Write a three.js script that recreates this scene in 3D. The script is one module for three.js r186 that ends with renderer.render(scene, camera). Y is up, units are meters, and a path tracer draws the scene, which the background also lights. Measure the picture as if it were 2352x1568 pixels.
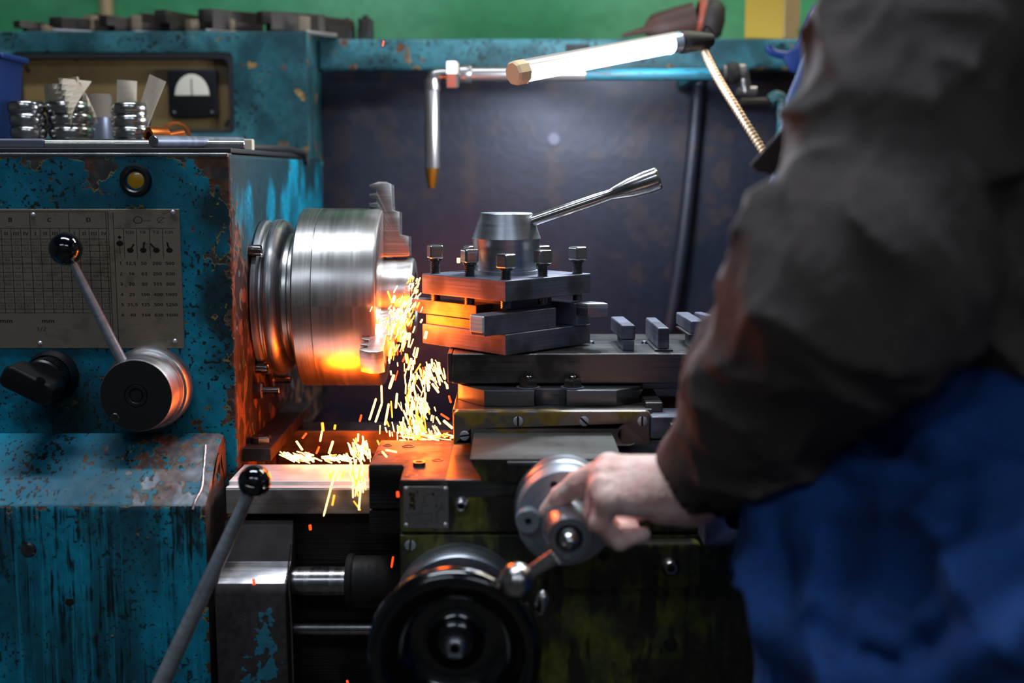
import * as THREE from 'three';
import { RoundedBoxGeometry } from 'three/addons/geometries/RoundedBoxGeometry.js';
import { mergeGeometries, toCreasedNormals } from 'three/addons/utils/BufferGeometryUtils.js';
import { RectAreaLightUniformsLib } from 'three/addons/lights/RectAreaLightUniformsLib.js';
import { createNoise3D } from 'simplex-noise';

/* ---------- camera, lights, exposure ---------- */
const EYE = 1.2, FOCAL = 2800, PITCH = Math.atan(384 / 2800);
const scene = new THREE.Scene();
scene.background = new THREE.Color(0x000000);
const camera = new THREE.PerspectiveCamera(2 * Math.atan(784 / FOCAL) * 180 / Math.PI, 1.5, 0.02, 50);
camera.position.set(0, EYE, 0);
camera.rotation.x = -PITCH;
camera.focus = 1.36;
camera.userData.fStop = 2.3;
const renderer = new THREE.WebGLRenderer({ antialias: true });
renderer.toneMapping = THREE.LinearToneMapping;
renderer.toneMappingExposure = 1.0;
renderer.shadowMap.enabled = true;
RectAreaLightUniformsLib.init();
const LAMP = { top: 46, front: 20, back: 52, led: 0.36, spark: 0.1 };
const ROOM = { x0: -2.6, x1: 2.6, z0: -2.75, z1: 2.2, h: 3.0 };
// the room's fluorescent fixtures: [x, z, length along x, width along z, strength, colour]
const FIXTURES = [
  [-0.4, -1.1, 1.25, 0.16, LAMP.top, 0xe8f2ff],
  [-0.9, 1.3, 1.25, 0.16, LAMP.front, 0xe0eeff],
  [0.95, 1.5, 1.25, 0.16, LAMP.front, 0xe0eeff],
  [1.2, -2.05, 1.25, 0.16, LAMP.back, 0xfff4e0],
];

/* ---------- helpers ---------- */
/* smooth normals with creases; worked in millimetres because the library welds points closer than a hundredth of a unit */
function creased(g, a) { g.scale(1000, 1000, 1000); g = toCreasedNormals(g, a); g.scale(0.001, 0.001, 0.001); return g; }
const V = (x, y, z) => new THREE.Vector3(x, y, z);
let rs = 12345;
const rnd = () => { rs |= 0; rs = rs + 0x6D2B79F5 | 0; let t = Math.imul(rs ^ rs >>> 15, 1 | rs); t = t + Math.imul(t ^ t >>> 7, 61 | t) ^ t; return ((t ^ t >>> 14) >>> 0) / 4294967296; };
const rr = (a, b) => a + (b - a) * rnd();
const n3 = createNoise3D(rnd);
const ST = Math.sin(PITCH), CT = Math.cos(PITCH);
/* a measured place: frame position read off the photograph and its distance d in front of the lens, in metres */
function at(px, py, d) {
  const u = (px - 1176) / FOCAL, v = (784 - py) / FOCAL, t = d / (v * ST + CT);
  return V(u * t, EYE + (v * CT - ST) * t, -d);
}
const clamp = (x, a = 0, b = 1) => Math.min(b, Math.max(a, x));
const smooth = (a, b, x) => { const t = clamp((x - a) / (b - a)); return t * t * (3 - 2 * t); };
const lerp = (a, b, t) => a + (b - a) * t;

function boxUV(g, groups = false) {
  if (g.index) g = g.toNonIndexed();
  const p = g.attributes.position, uv = new Float32Array(p.count * 2), ax = [];
  const a = V(), b = V(), c = V();
  for (let i = 0; i < p.count; i += 3) {
    a.fromBufferAttribute(p, i); b.fromBufferAttribute(p, i + 1); c.fromBufferAttribute(p, i + 2);
    const n = b.clone().sub(a).cross(c.clone().sub(a));
    const x = Math.abs(n.x), y = Math.abs(n.y), z = Math.abs(n.z);
    const k = z >= x && z >= y ? 2 : y >= x ? 1 : 0; ax.push(k);
    for (const [j, q] of [[0, a], [1, b], [2, c]]) {
      uv[(i + j) * 2] = k === 0 ? -q.z : q.x; uv[(i + j) * 2 + 1] = k === 1 ? -q.z : q.y;
    }
  }
  g.setAttribute('uv', new THREE.BufferAttribute(uv, 2));
  for (const k of Object.keys(g.attributes)) if (!['position', 'normal', 'uv'].includes(k)) g.deleteAttribute(k);
  g.clearGroups();
  if (groups) { let s = 0; for (let i = 1; i <= ax.length; i++) if (i === ax.length || ax[i] !== ax[s]) { g.addGroup(s * 3, (i - s) * 3, ax[s]); s = i; } }
  return g;
}
const join = a => a.length === 1 ? a[0] : mergeGeometries(a.map(g => { g = g.index ? g.toNonIndexed() : g; for (const k of Object.keys(g.attributes)) if (!['position', 'normal', 'uv'].includes(k)) g.deleteAttribute(k); g.clearGroups(); return g; }));
/* box between two corners, edges rounded */
function bx(x0, x1, y0, y1, z0, z1, r = 0.0015, seg = 2) {
  const w = Math.abs(x1 - x0), h = Math.abs(y1 - y0), d = Math.abs(z1 - z0);
  const g = new RoundedBoxGeometry(w, h, d, seg, Math.min(r, w / 2.05, h / 2.05, d / 2.05));
  g.translate((x0 + x1) / 2, (y0 + y1) / 2, (z0 + z1) / 2);
  return boxUV(g);
}
function aim(g, o, dir) { const q = new THREE.Quaternion().setFromUnitVectors(V(0, 1, 0), dir.clone().normalize()); g.applyQuaternion(q); g.translate(o.x, o.y, o.z); return g; }
/* turned shape: profile of [radius, distance along dir from o] */
function turn(profile, o, dir, seg = 40, crease = 0.6) {
  let g = new THREE.LatheGeometry(profile.map(([r, y]) => new THREE.Vector2(Math.max(r, 0), y)), seg);
  const R = Math.max(...profile.map(p => p[0])), L = Math.abs(profile[profile.length - 1][1] - profile[0][1]) + R;
  const uv = g.attributes.uv; for (let i = 0; i < uv.count; i++) uv.setXY(i, uv.getX(i) * 6.283 * R, uv.getY(i) * L);
  g = creased(g, crease);
  return aim(g, o, dir);
}
function rod(a, b, r0, r1 = r0, seg = 20) {
  const d = b.clone().sub(a), L = d.length(), e = Math.min(r0, r1) * 0.12;
  return turn([[0, 0], [r0 - e, 0], [r0, e], [r1, L - e], [r1 - e, L], [0, L]], a, d, seg);
}
function ball(o, r, seg = 32) { const g = new THREE.SphereGeometry(r, seg, seg * 0.6 | 0); g.translate(o.x, o.y, o.z); return g.toNonIndexed(); }
function tube(points, r, seg = 60, rad = 12) { return new THREE.TubeGeometry(new THREE.CatmullRomCurve3(points), seg, r, rad).toNonIndexed(); }
/* outline in x, y extruded towards the viewer from z0 to z1 */
function slab(pts, z0, z1, bevel = 0.001, holes = [], cs = 12) {
  const s = pts instanceof THREE.Shape ? pts : new THREE.Shape(pts.map(p => new THREE.Vector2(p[0], p[1])));
  for (const h of holes) s.holes.push(h);
  const g = new THREE.ExtrudeGeometry(s, { depth: Math.max(z1 - z0 - 2 * bevel, 1e-5), bevelEnabled: bevel > 0, bevelSize: bevel, bevelThickness: bevel, bevelOffset: -bevel, bevelSegments: 2, curveSegments: cs });
  g.translate(0, 0, z0 + bevel);
  return boxUV(creased(g, 0.7));
}
function circlePath(x, y, r) { const p = new THREE.Path(); p.absarc(x, y, r, 0, Math.PI * 2, true); return p; }
function roundRect(x0, x1, y0, y1, r, P = THREE.Shape) {
  const s = new P(); s.moveTo(x0 + r, y0); s.lineTo(x1 - r, y0); s.absarc(x1 - r, y0 + r, r, -Math.PI / 2, 0); s.lineTo(x1, y1 - r); s.absarc(x1 - r, y1 - r, r, 0, Math.PI / 2);
  s.lineTo(x0 + r, y1); s.absarc(x0 + r, y1 - r, r, Math.PI / 2, Math.PI); s.lineTo(x0, y0 + r); s.absarc(x0 + r, y0 + r, r, Math.PI, Math.PI * 1.5); return s;
}
/* outline in (z, y) swept along x */
function slabX(pts, x0, x1, bevel = 0.001, holes = []) {
  const g = slab(pts.map(([z, y]) => [-z, y]), x0, x1, bevel, holes);
  g.applyMatrix4(new THREE.Matrix4().makeBasis(V(0, 0, -1), V(0, 1, 0), V(1, 0, 0)));
  return boxUV(g);
}
/* outline in (x, -z) laid flat, from height y0 to y1 */
function slabY(pts, y0, y1, bevel = 0.001) {
  const g = slab(pts.map(([x, z]) => [x, -z]), y0, y1, bevel);
  g.applyMatrix4(new THREE.Matrix4().makeBasis(V(1, 0, 0), V(0, 0, -1), V(0, 1, 0)));
  return boxUV(g);
}
/* closed surface of a distance field, by surface nets */
function skinOf(f, lo, hi, h) {
  const nx = Math.ceil((hi.x - lo.x) / h) + 1, ny = Math.ceil((hi.y - lo.y) / h) + 1, nz = Math.ceil((hi.z - lo.z) / h) + 1;
  const F = new Float32Array(nx * ny * nz), id = (i, j, k) => i + nx * (j + ny * k);
  for (let k = 0; k < nz; k++) for (let j = 0; j < ny; j++) for (let i = 0; i < nx; i++) F[id(i, j, k)] = f(lo.x + i * h, lo.y + j * h, lo.z + k * h);
  const cell = new Int32Array(nx * ny * nz).fill(-1), pos = [], idx = [];
  for (let k = 0; k < nz - 1; k++) for (let j = 0; j < ny - 1; j++) for (let i = 0; i < nx - 1; i++) {
    let n = 0, x = 0, y = 0, z = 0; const c = [];
    for (let q = 0; q < 8; q++) c.push(F[id(i + (q & 1), j + (q >> 1 & 1), k + (q >> 2))]);
    for (let q = 0; q < 8; q++) for (const b of [1, 2, 4]) if (!(q & b)) {
      const A = c[q], B = c[q | b];
      if ((A < 0) !== (B < 0)) { const t = A / (A - B); n++; x += (q & 1) + (b === 1 ? t : 0); y += (q >> 1 & 1) + (b === 2 ? t : 0); z += (q >> 2) + (b === 4 ? t : 0); }
    }
    if (n) { cell[id(i, j, k)] = pos.length / 3; pos.push(lo.x + (i + x / n) * h, lo.y + (j + y / n) * h, lo.z + (k + z / n) * h); }
  }
  const quad = (a, b, c, d, flip) => { if (a < 0 || b < 0 || c < 0 || d < 0) return; flip ? idx.push(a, c, b, a, d, c) : idx.push(a, b, c, a, c, d); };
  for (let k = 1; k < nz - 1; k++) for (let j = 1; j < ny - 1; j++) for (let i = 1; i < nx - 1; i++) {
    const a = F[id(i, j, k)] < 0;
    if (a !== F[id(i + 1, j, k)] < 0) quad(cell[id(i, j - 1, k - 1)], cell[id(i, j, k - 1)], cell[id(i, j, k)], cell[id(i, j - 1, k)], !a);
    if (a !== F[id(i, j + 1, k)] < 0) quad(cell[id(i - 1, j, k - 1)], cell[id(i, j, k - 1)], cell[id(i, j, k)], cell[id(i - 1, j, k)], a);
    if (a !== F[id(i, j, k + 1)] < 0) quad(cell[id(i - 1, j - 1, k)], cell[id(i, j - 1, k)], cell[id(i, j, k)], cell[id(i - 1, j, k)], !a);
  }
  const g = new THREE.BufferGeometry(), nor = new Float32Array(pos.length), e = h * 0.6;
  for (let i = 0; i < pos.length; i += 3) {
    const [x, y, z] = [pos[i], pos[i + 1], pos[i + 2]];
    const n = V(f(x + e, y, z) - f(x - e, y, z), f(x, y + e, z) - f(x, y - e, z), f(x, y, z + e) - f(x, y, z - e)).normalize();
    nor[i] = n.x; nor[i + 1] = n.y; nor[i + 2] = n.z;
  }
  g.setAttribute('position', new THREE.Float32BufferAttribute(pos, 3));
  g.setAttribute('normal', new THREE.BufferAttribute(nor, 3));
  g.setIndex(idx);
  return boxUV(g);
}
function capsule(a, b, ra, rb) {
  const d = b.clone().sub(a), L = d.lengthSq();
  return (x, y, z) => { const px = x - a.x, py = y - a.y, pz = z - a.z, t = clamp((px * d.x + py * d.y + pz * d.z) / L); return Math.hypot(px - d.x * t, py - d.y * t, pz - d.z * t) - lerp(ra, rb, t); };
}
const smin = (a, b, k) => { const h = clamp(0.5 + 0.5 * (b - a) / k); return lerp(b, a, h) - k * h * (1 - h); };

const taken = {};
function numbered(name) { const n = taken[name] = (taken[name] ?? -1) + 1; return n ? `${name}_${String(n).padStart(3, '0')}` : name; }
function thing(name, label, category, group, kind) {
  const o = new THREE.Group(); o.name = numbered(name); scene.add(o);
  o.userData = { label, category }; if (group) o.userData.group = group; if (kind) o.userData.kind = kind;
  return o;
}
function part(name, geos, mat, parent = scene, label) {
  const g = Array.isArray(geos) ? join(geos) : geos;
  const m = new THREE.Mesh(g, mat); m.castShadow = m.receiveShadow = true;
  m.name = parent === scene ? numbered(name) : name; parent.add(m); if (label) m.userData.label = label;
  return m;
}
function single(name, label, category, geos, mat, group, kind) { const m = part(name, geos, mat); m.userData = { label, category }; if (group) m.userData.group = group; if (kind) m.userData.kind = kind; return m; }
/* move a finished group's origin to its base; its parts stay where they are */
function settle(o) {
  const b = new THREE.Box3().setFromObject(o), c = b.getCenter(V()); c.y = b.min.y;
  o.position.copy(c); for (const k of o.children) k.position.sub(c); return o;
}
function copyOf(o, pos, ry = 0, label, rz = 0) { const c = o.clone(); c.name = numbered(o.name.replace(/_\d+$/, '')); scene.add(c); c.position.copy(pos); c.rotation.set(0, ry, rz); c.userData = { ...o.userData }; if (label) c.userData.label = label; return c; }

/* ---------- procedural textures ---------- */
function hsh(ix, iy, s) { let h = Math.imul(ix, 374761393) ^ Math.imul(iy, 668265263) ^ Math.imul(s, 974634777); h = Math.imul(h ^ h >>> 13, 1274126177); h = Math.imul(h ^ h >>> 15, 2246822519); return ((h ^ h >>> 16) >>> 0) / 4294967296; }
function vn(x, y, s) {
  const ix = Math.floor(x), iy = Math.floor(y), fx = x - ix, fy = y - iy, u = fx * fx * (3 - 2 * fx), v = fy * fy * (3 - 2 * fy);
  const a = hsh(ix, iy, s), b = hsh(ix + 1, iy, s), c = hsh(ix, iy + 1, s), d = hsh(ix + 1, iy + 1, s);
  return a + (b - a) * u + (c - a + (a - b - c + d) * u) * v;
}
function fbm(x, y, s, o = 4) { let t = 0, a = 0.5, n = 0; for (let i = 0; i < o; i++) { t += a * vn(x, y, s + i * 17); n += a; a *= 0.5; const X = x * 1.6 - y * 1.2 + 3.1; y = x * 1.2 + y * 1.6 + 7.7; x = X; } return t / n; }
function tex(W, H, data, srgb, w, h, x0 = 0, y0 = 0, wrap = THREE.MirroredRepeatWrapping) {
  const t = new THREE.DataTexture(data, W, H, THREE.RGBAFormat);
  t.magFilter = THREE.LinearFilter; t.minFilter = THREE.LinearFilter; t.wrapS = t.wrapT = wrap;
  if (srgb) t.colorSpace = THREE.SRGBColorSpace;
  t.repeat.set(1 / w, 1 / h); t.offset.set(-x0 / w, -y0 / h); t.needsUpdate = true; return t;
}
/* f(x, y) -> [r, g, b (sRGB 0..255), roughness, metalness, height] over a patch of w by h metres */
function surface(W, H, w, h, x0, y0, f, bump = 0.0004, extra = {}) {
  const c = new Uint8Array(W * H * 4), m = new Uint8Array(W * H * 4), b = new Uint8Array(W * H * 4);
  for (let j = 0, k = 0; j < H; j++) for (let i = 0; i < W; i++, k += 4) {
    const q = f(x0 + (i + 0.5) / W * w, y0 + (j + 0.5) / H * h);
    c[k] = clamp(q[0], 0, 255); c[k + 1] = clamp(q[1], 0, 255); c[k + 2] = clamp(q[2], 0, 255); c[k + 3] = 255;
    m[k] = 255; m[k + 1] = clamp(q[3]) * 255; m[k + 2] = clamp(q[4]) * 255; m[k + 3] = 255;
    b[k] = b[k + 1] = b[k + 2] = clamp(q[5]) * 255; b[k + 3] = 255;
  }
  const orm = tex(W, H, m, false, w, h, x0, y0);
  return new THREE.MeshPhysicalMaterial({ map: tex(W, H, c, true, w, h, x0, y0), roughnessMap: orm, metalnessMap: orm, roughness: 1, metalness: 1, bumpMap: tex(W, H, b, false, w, h, x0, y0), bumpScale: bump, ...extra });
}
const mix3 = (a, b, t) => [lerp(a[0], b[0], t), lerp(a[1], b[1], t), lerp(a[2], b[2], t)];
/* old paint on cast iron: bias(x, y) says where it has chipped, soot(x, y) how much oily dirt and darker tone sits on it */
function paint({ W, H, w, h, x0 = 0, y0 = 0, seed, base, primer = [150, 120, 62], bias = () => 0, sootTone = 0.6, drip = 0, speck = 1, cell = 40, metal = [74, 72, 74], rust = 1 }) {
  return surface(W, H, w, h, x0, y0, (x, y) => {
    const big = fbm(x * 9, y * 9, seed, 3), fine = fbm(x * 150, y * 150, seed + 31, 2);
    let c = mix3(base, [base[0] * 0.62, base[1] * 0.74, base[2] * 0.76], smooth(0.35, 0.7, big)).map(q => q * (0.9 + 0.2 * fine));
    let rough = 0.34 + 0.22 * fine, met = 0, ht = 0.75;
    const s = typeof sootTone === 'function' ? sootTone(x, y) : sootTone;
    const g = smooth(0.5 - 0.22 * s, 0.74 - 0.16 * s, fbm(x * 17, y * (drip ? 6 : 13), seed + 7, 5)) * Math.min(s, 1);
    c = mix3(c, [8, 26, 30], g * 0.8); rough += g * 0.15;
    if (drip) { const wv = x + 0.002 * fbm(x * 60, y * 30, seed + 8, 2), d = smooth(0.5, 0.72, 0.6 * fbm(wv * 360, y * 13, seed + 9, 3) + 0.4 * fbm(x * 130, y * 60, seed + 13, 3)) * smooth(0.3, 0.65, fbm(x * 18, y * 7, seed + 10, 3)); c = mix3(c, [4, 18, 22], d * drip); rough -= d * 0.1; const l = smooth(0.56, 0.72, fbm(wv * 300, y * 9, seed + 19, 3)); c = mix3(c, [base[0] * 1.1 + 14, base[1] * 1.16, base[2] * 1.12], l * 0.5 * drip); }
    const sp = smooth(0.67, 0.74, fbm(x * 300, y * 300, seed + 11, 4) + 0.3 * (fbm(x * 20, y * 20, seed + 12, 2) - 0.5) * speck);
    c = mix3(c, [20, 24, 22], sp * 0.8 * speck);
    const ch = 0.56 * fbm(x * cell, y * cell, seed + 5, 3) + 0.44 * fbm(x * cell * 3.1, y * cell * 3.1, seed + 6, 3) + bias(x, y);
    if (ch > 0.74) {
      const e = ch - 0.74, k = fbm(x * 60, y * 60, seed + 21, 3);
      if (e < 0.045) { c = mix3(primer, [88, 62, 40], smooth(0.3, 0.7, k)); rough = 0.7; ht = 0.5; }
      else { c = mix3(metal, [78, 52, 38], rust * smooth(0.5, 0.7, k)); c = c.map(q => q * (0.75 + 0.5 * fine)); met = 0.75 * (1 - rust * smooth(0.5, 0.66, k)); rough = 0.42 + 0.2 * k; ht = 0.25; }
    }
    return [...c, rough + 0.06, met, ht + fine * 0.12];
  }, 0.0005, { specularIntensity: 0.55 });
}
/* worked steel: three kinds of finish, tinted per use; lines run along u, patches of oil and rust */
const finish = {};
function steel({ base = 150, tint = [1, 1, 1.02], rough = 0.3, kind = 'worn', metal = 1, bump = 0.00004 }) {
  const [seed, line, rust, dark] = { clean: [101, 0.11, 0.02, 0.14], worn: [113, 0.12, 0.16, 0.38], rusty: [137, 0.04, 0.55, 0.45] }[kind];
  const t = finish[kind] ??= surface(768, 768, 0.3, 0.3, 0, 0, (x, y) => {
    const l = fbm(x * 14, y * 900, seed, 2) - 0.5, p = fbm(x * 24, y * 24, seed + 3, 4), q = fbm(x * 55, y * 55, seed + 6, 4);
    const v = 205 * (1 + l * line * 1.5 - smooth(0.45, 0.75, p) * dark), r = smooth(0.58, 0.75, q) * rust;
    return [...mix3([v, v, v], [150, 96, 62], r), 0.5 + l * (kind === 'clean' ? 0.12 : 0.25) + smooth(0.4, 0.7, p) * (kind === 'clean' ? 0.08 : 0.2) + r * 0.3, 1 - r * 0.7, 0.5 + l * 0.8];
  }, bump);
  const m = t.clone(); m.color.setRGB(...tint.map(q => base / 205 * q), THREE.SRGBColorSpace); m.roughness = rough * 2; m.metalness = metal; m.bumpScale = bump; return m;
}
const flat = (hex, rough, metal = 0, extra = {}) => new THREE.MeshPhysicalMaterial({ color: hex, roughness: rough, metalness: metal, ...extra });
const TEAL = [4, 122, 150];
const edge = (d, r) => Math.exp(-Math.max(d, 0) / r);

const M = {};
M.teal = paint({ W: 768, H: 768, w: 0.6, h: 0.6, seed: 3, base: [14, 118, 138], bias: (x, y) => 0.06, sootTone: 0.75 });
M.faded = paint({ W: 1024, H: 768, w: 0.8, h: 0.6, seed: 47, base: [58, 112, 120], bias: () => 0.08, sootTone: 0.5, metal: [96, 78, 74], cell: 26 });
M.olive = surface(768, 768, 0.4, 0.4, 0, 0, (x, y) => {
  const wx = x + 0.008 * fbm(x * 40, y * 40, 60, 3), s = 0.5 * fbm(wx * 150, y * 18, 61, 4) + 0.5 * fbm(wx * 60, y * 34, 65, 4), b = fbm(x * 26, y * 22, 62, 4), f = fbm(x * 240, y * 240, 63, 2);
  let c = mix3([98, 96, 26], [58, 66, 30], smooth(0.35, 0.65, b)); c = mix3(c, [20, 19, 14], smooth(0.42, 0.62, s) * 0.85); c = mix3(c, [34, 26, 16], smooth(0.56, 0.7, b) * 0.6);
  return [...c.map(q => q * (0.8 + 0.4 * f)), 0.42 + 0.25 * f, 0, 0.5 + 0.3 * f + 0.2 * s];
}, 0.0003);
M.guard = surface(768, 384, 1.2, 0.6, 0, 0, (x, y) => {
  const b = fbm(x * 7, y * 7, 71, 5), f = fbm(x * 160, y * 160, 72, 2), r = fbm(x * 30, y * 30, 73, 4);
  let c = mix3([23, 31, 50], [36, 35, 45], b); c = mix3(c, [64, 48, 44], smooth(0.55, 0.75, r) * 0.5);
  return [...c.map(q => q * (0.85 + 0.3 * f)), 0.36 + 0.2 * b, 0.35, f];
}, 0.0002);
M.wall = surface(768, 384, 3, 1.5, 0, 0, (x, y) => { const b = fbm(x * 3, y * 3, 81, 5), f = fbm(x * 60, y * 60, 82, 3); return [...mix3([48, 138, 88], [84, 160, 116], smooth(0.35, 0.65, b)).map(q => q * (0.92 + 0.16 * f)), 0.55, 0, f]; }, 0.0006);
M.plaster = surface(512, 512, 2, 2, 0, 0, (x, y) => { const b = fbm(x * 4, y * 4, 91, 5); return [78 + 26 * b, 84 + 26 * b, 84 + 26 * b, 0.8, 0, b]; }, 0.001);
M.concrete = surface(512, 512, 2, 2, 0, 0, (x, y) => { const b = fbm(x * 7, y * 7, 95, 6); return [62 + 40 * b, 60 + 38 * b, 57 + 36 * b, 0.75, 0, b]; }, 0.001);
M.chuck = steel({ kind: 'clean', base: 188, tint: [1, 0.985, 0.97], bump: 0.00001, rough: 0.3 });
M.cast = steel({ kind: 'worn', base: 164, rough: 0.36 });
M.lever = steel({ kind: 'clean', base: 158, tint: [0.96, 0.99, 1.04], rough: 0.22, metal: 0.5, bump: 0.000005 });
M.hub = steel({ kind: 'clean', base: 172, tint: [0.96, 0.99, 1.04], rough: 0.36 });
M.black = steel({ kind: 'worn', base: 110, tint: [0.94, 0.98, 1.12], rough: 0.42, metal: 0.5 });
M.way = steel({ kind: 'worn', base: 56, tint: [1, 1.01, 0.96], rough: 0.6, metal: 0.25 }); M.way.specularIntensity = 0.5;
M.ground = steel({ kind: 'worn', base: 150, tint: [1.02, 0.99, 0.97], rough: 0.45, metal: 0.45 });
M.slide = steel({ kind: 'worn', base: 104, tint: [1, 1, 1], rough: 0.34 });
M.rail = steel({ kind: 'clean', base: 222, tint: [1, 1, 1], rough: 0.42, metal: 0.35 });
M.wing = steel({ kind: 'rusty', base: 92, tint: [1.05, 0.98, 0.94], rough: 0.42, metal: 0.7, bump: 0.0002 });
M.iron = steel({ kind: 'rusty', base: 44, tint: [1.02, 0.98, 0.98], rough: 0.5, metal: 0.5, bump: 0.0005 });
M.polish = steel({ kind: 'clean', base: 190, tint: [1, 0.99, 0.98], rough: 0.2, bump: 0.00002 });
M.shaft = steel({ kind: 'worn', base: 150, tint: [1, 0.99, 1], rough: 0.24 });
M.screw = steel({ kind: 'worn', base: 150, rough: 0.32 });
M.bolt = steel({ kind: 'worn', base: 118, tint: [1.02, 1, 0.98], rough: 0.22 });
M.pipe = flat(0x8a8684, 0.3, 0.85);
M.brass = flat(0x8a5c1c, 0.4, 0.9);
M.copper = flat(0xb4602c, 0.34, 0.9);
M.bakelite = flat(0x04060a, 0.1, 0, { clearcoat: 0.6, clearcoatRoughness: 0.05 });
M.plastic = flat(0x0b0d10, 0.34);
M.wheel = flat(0x05070a, 0.16, 0, { clearcoat: 0.5, clearcoatRoughness: 0.1 });
M.hole = flat(0x040404, 0.9);
M.rubber = flat(0x17161a, 0.6);
M.amber = flat(0xd09a10, 0.35, 0, { clearcoat: 0.7 });
M.tan = surface(512, 256, 0.5, 0.2, 0, 0, (x, y) => { const b = fbm(x * 30, y * 30, 171, 4), s = smooth(0.66, 0.74, fbm(x * 40, y * 40, 172, 3)); return [...mix3(mix3([132, 108, 66], [104, 84, 50], b), [40, 32, 22], s), 0.5, 0, b]; }, 0.0002);
M.wood = surface(256, 256, 0.05, 0.05, 0, 0, (x, y) => { const g = fbm(x * 900, y * 60, 181, 3); return [...mix3([196, 160, 112], [160, 122, 80], g), 0.6, 0, g]; }, 0.0002);
M.leather = surface(512, 512, 0.2, 0.2, 0, 0, (x, y) => { const b = fbm(x * 40, y * 40, 185, 5); return [...mix3([74, 36, 22], [44, 22, 16], b), 0.6, 0, b]; }, 0.001);
M.card = flat(0xb8ab98, 0.8);
M.cap = flat(0xecd0a4, 0.6);
M.bright = flat(0xb4b8bc, 0.34, 0.55);
M.brazed = flat(0x7c6c5a, 0.6, 0.3);
M.box = flat(0xa08428, 0.75);
M.boxSide = flat(0xb89a6c, 0.75);
M.bluePlastic = flat(0x0a2a66, 0.45);
M.rustyBit = steel({ kind: 'rusty', base: 52, tint: [1.1, 0.98, 0.9], rough: 0.45, metal: 0.6 });
M.jacket = surface(512, 512, 0.3, 0.3, 0, 0, (x, y) => { const w = Math.sin(x * 5200) * Math.sin(y * 5200), b = fbm(x * 20, y * 20, 201, 4), f = fbm(x * 300, y * 300, 202, 2); const v = 0.75 + 0.35 * b + 0.1 * w + 0.15 * f; return [68 * v, 60 * v, 58 * v, 0.92, 0, 0.5 + 0.3 * w + 0.2 * f]; }, 0.0003);
M.denim = surface(512, 512, 0.3, 0.3, 0, 0, (x, y) => { const w = Math.sin((x + y) * 4200), b = fbm(x * 18, y * 18, 211, 4), f = fbm(x * 300, y * 300, 212, 2); const v = 0.75 + 0.3 * b + 0.08 * w + 0.15 * f; return [3 * v, 60 * v, 126 * v, 0.85, 0, 0.5 + 0.3 * w + 0.2 * f]; }, 0.0002);
M.trim = flat(0x6e5a34, 0.8);
M.skin = surface(512, 512, 0.12, 0.12, 0, 0, (x, y) => { const b = fbm(x * 60, y * 60, 221, 4), f = fbm(x * 900, y * 900, 222, 2), r = fbm(x * 35, y * 35, 223, 3); return [...mix3(mix3([234, 198, 188], [222, 170, 160], smooth(0.35, 0.7, b)), [150, 110, 96], smooth(0.62, 0.8, r) * 0.4), 0.5 + 0.1 * f, 0, f]; }, 0.0003);
M.nail = flat(0xd9a898, 0.3);
M.hair = flat(0x2a1f18, 0.7);
M.led = flat(0xf4f8ff, 0.4, 0, { emissive: 0xeaf4ff, emissiveIntensity: 4 });
M.ledBack = flat(0xc4c0c0, 0.35, 0.3);
M.gooseneck = flat(0xc2a488, 0.32, 0.85);
M.fixture = flat(0xd8dcdc, 0.5);
M.tubeLight = flat(0xffffff, 0.4, 0, { emissive: 0xe8f2ff, emissiveIntensity: 6 });
M.spark = [flat(0xffe0a0, 0.5, 0, { emissive: 0xffcc80, emissiveIntensity: 3 }), flat(0xffa040, 0.5, 0, { emissive: 0xffa030, emissiveIntensity: 2.2 }), flat(0xff5020, 0.5, 0, { emissive: 0xff4018, emissiveIntensity: 2.4 })];

/* ---------- the room ---------- */
const { x0: RX0, x1: RX1, z0: RZ0, z1: RZ1, h: RH } = ROOM;
single('floor', 'grey concrete workshop floor', 'floor', bx(RX0 - 0.1, RX1 + 0.1, -0.1, 0, RZ0 - 0.1, RZ1 + 0.1, 0), M.concrete, null, 'structure');
single('ceiling', 'pale plaster workshop ceiling', 'ceiling', bx(RX0 - 0.1, RX1 + 0.1, RH, RH + 0.1, RZ0 - 0.1, RZ1 + 0.1, 0), M.plaster, null, 'structure');
single('wall_back', 'green painted wall behind the lathe', 'wall', bx(RX0, RX1, 0, RH, RZ0 - 0.1, RZ0, 0), M.wall, null, 'structure');
single('wall_left', 'plain plaster wall to the side of the headstock', 'wall', bx(RX0 - 0.1, RX0, 0, RH, RZ0, RZ1, 0), M.plaster, null, 'structure');
single('wall_right', 'plain plaster wall beyond the worker', 'wall', bx(RX1, RX1 + 0.1, 0, RH, RZ0, RZ1, 0), M.plaster, null, 'structure');
single('wall_front', 'plain plaster wall facing the lathe', 'wall', bx(RX0, RX1, 0, RH, RZ1, RZ1 + 0.1, 0), M.plaster, null, 'structure');
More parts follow.
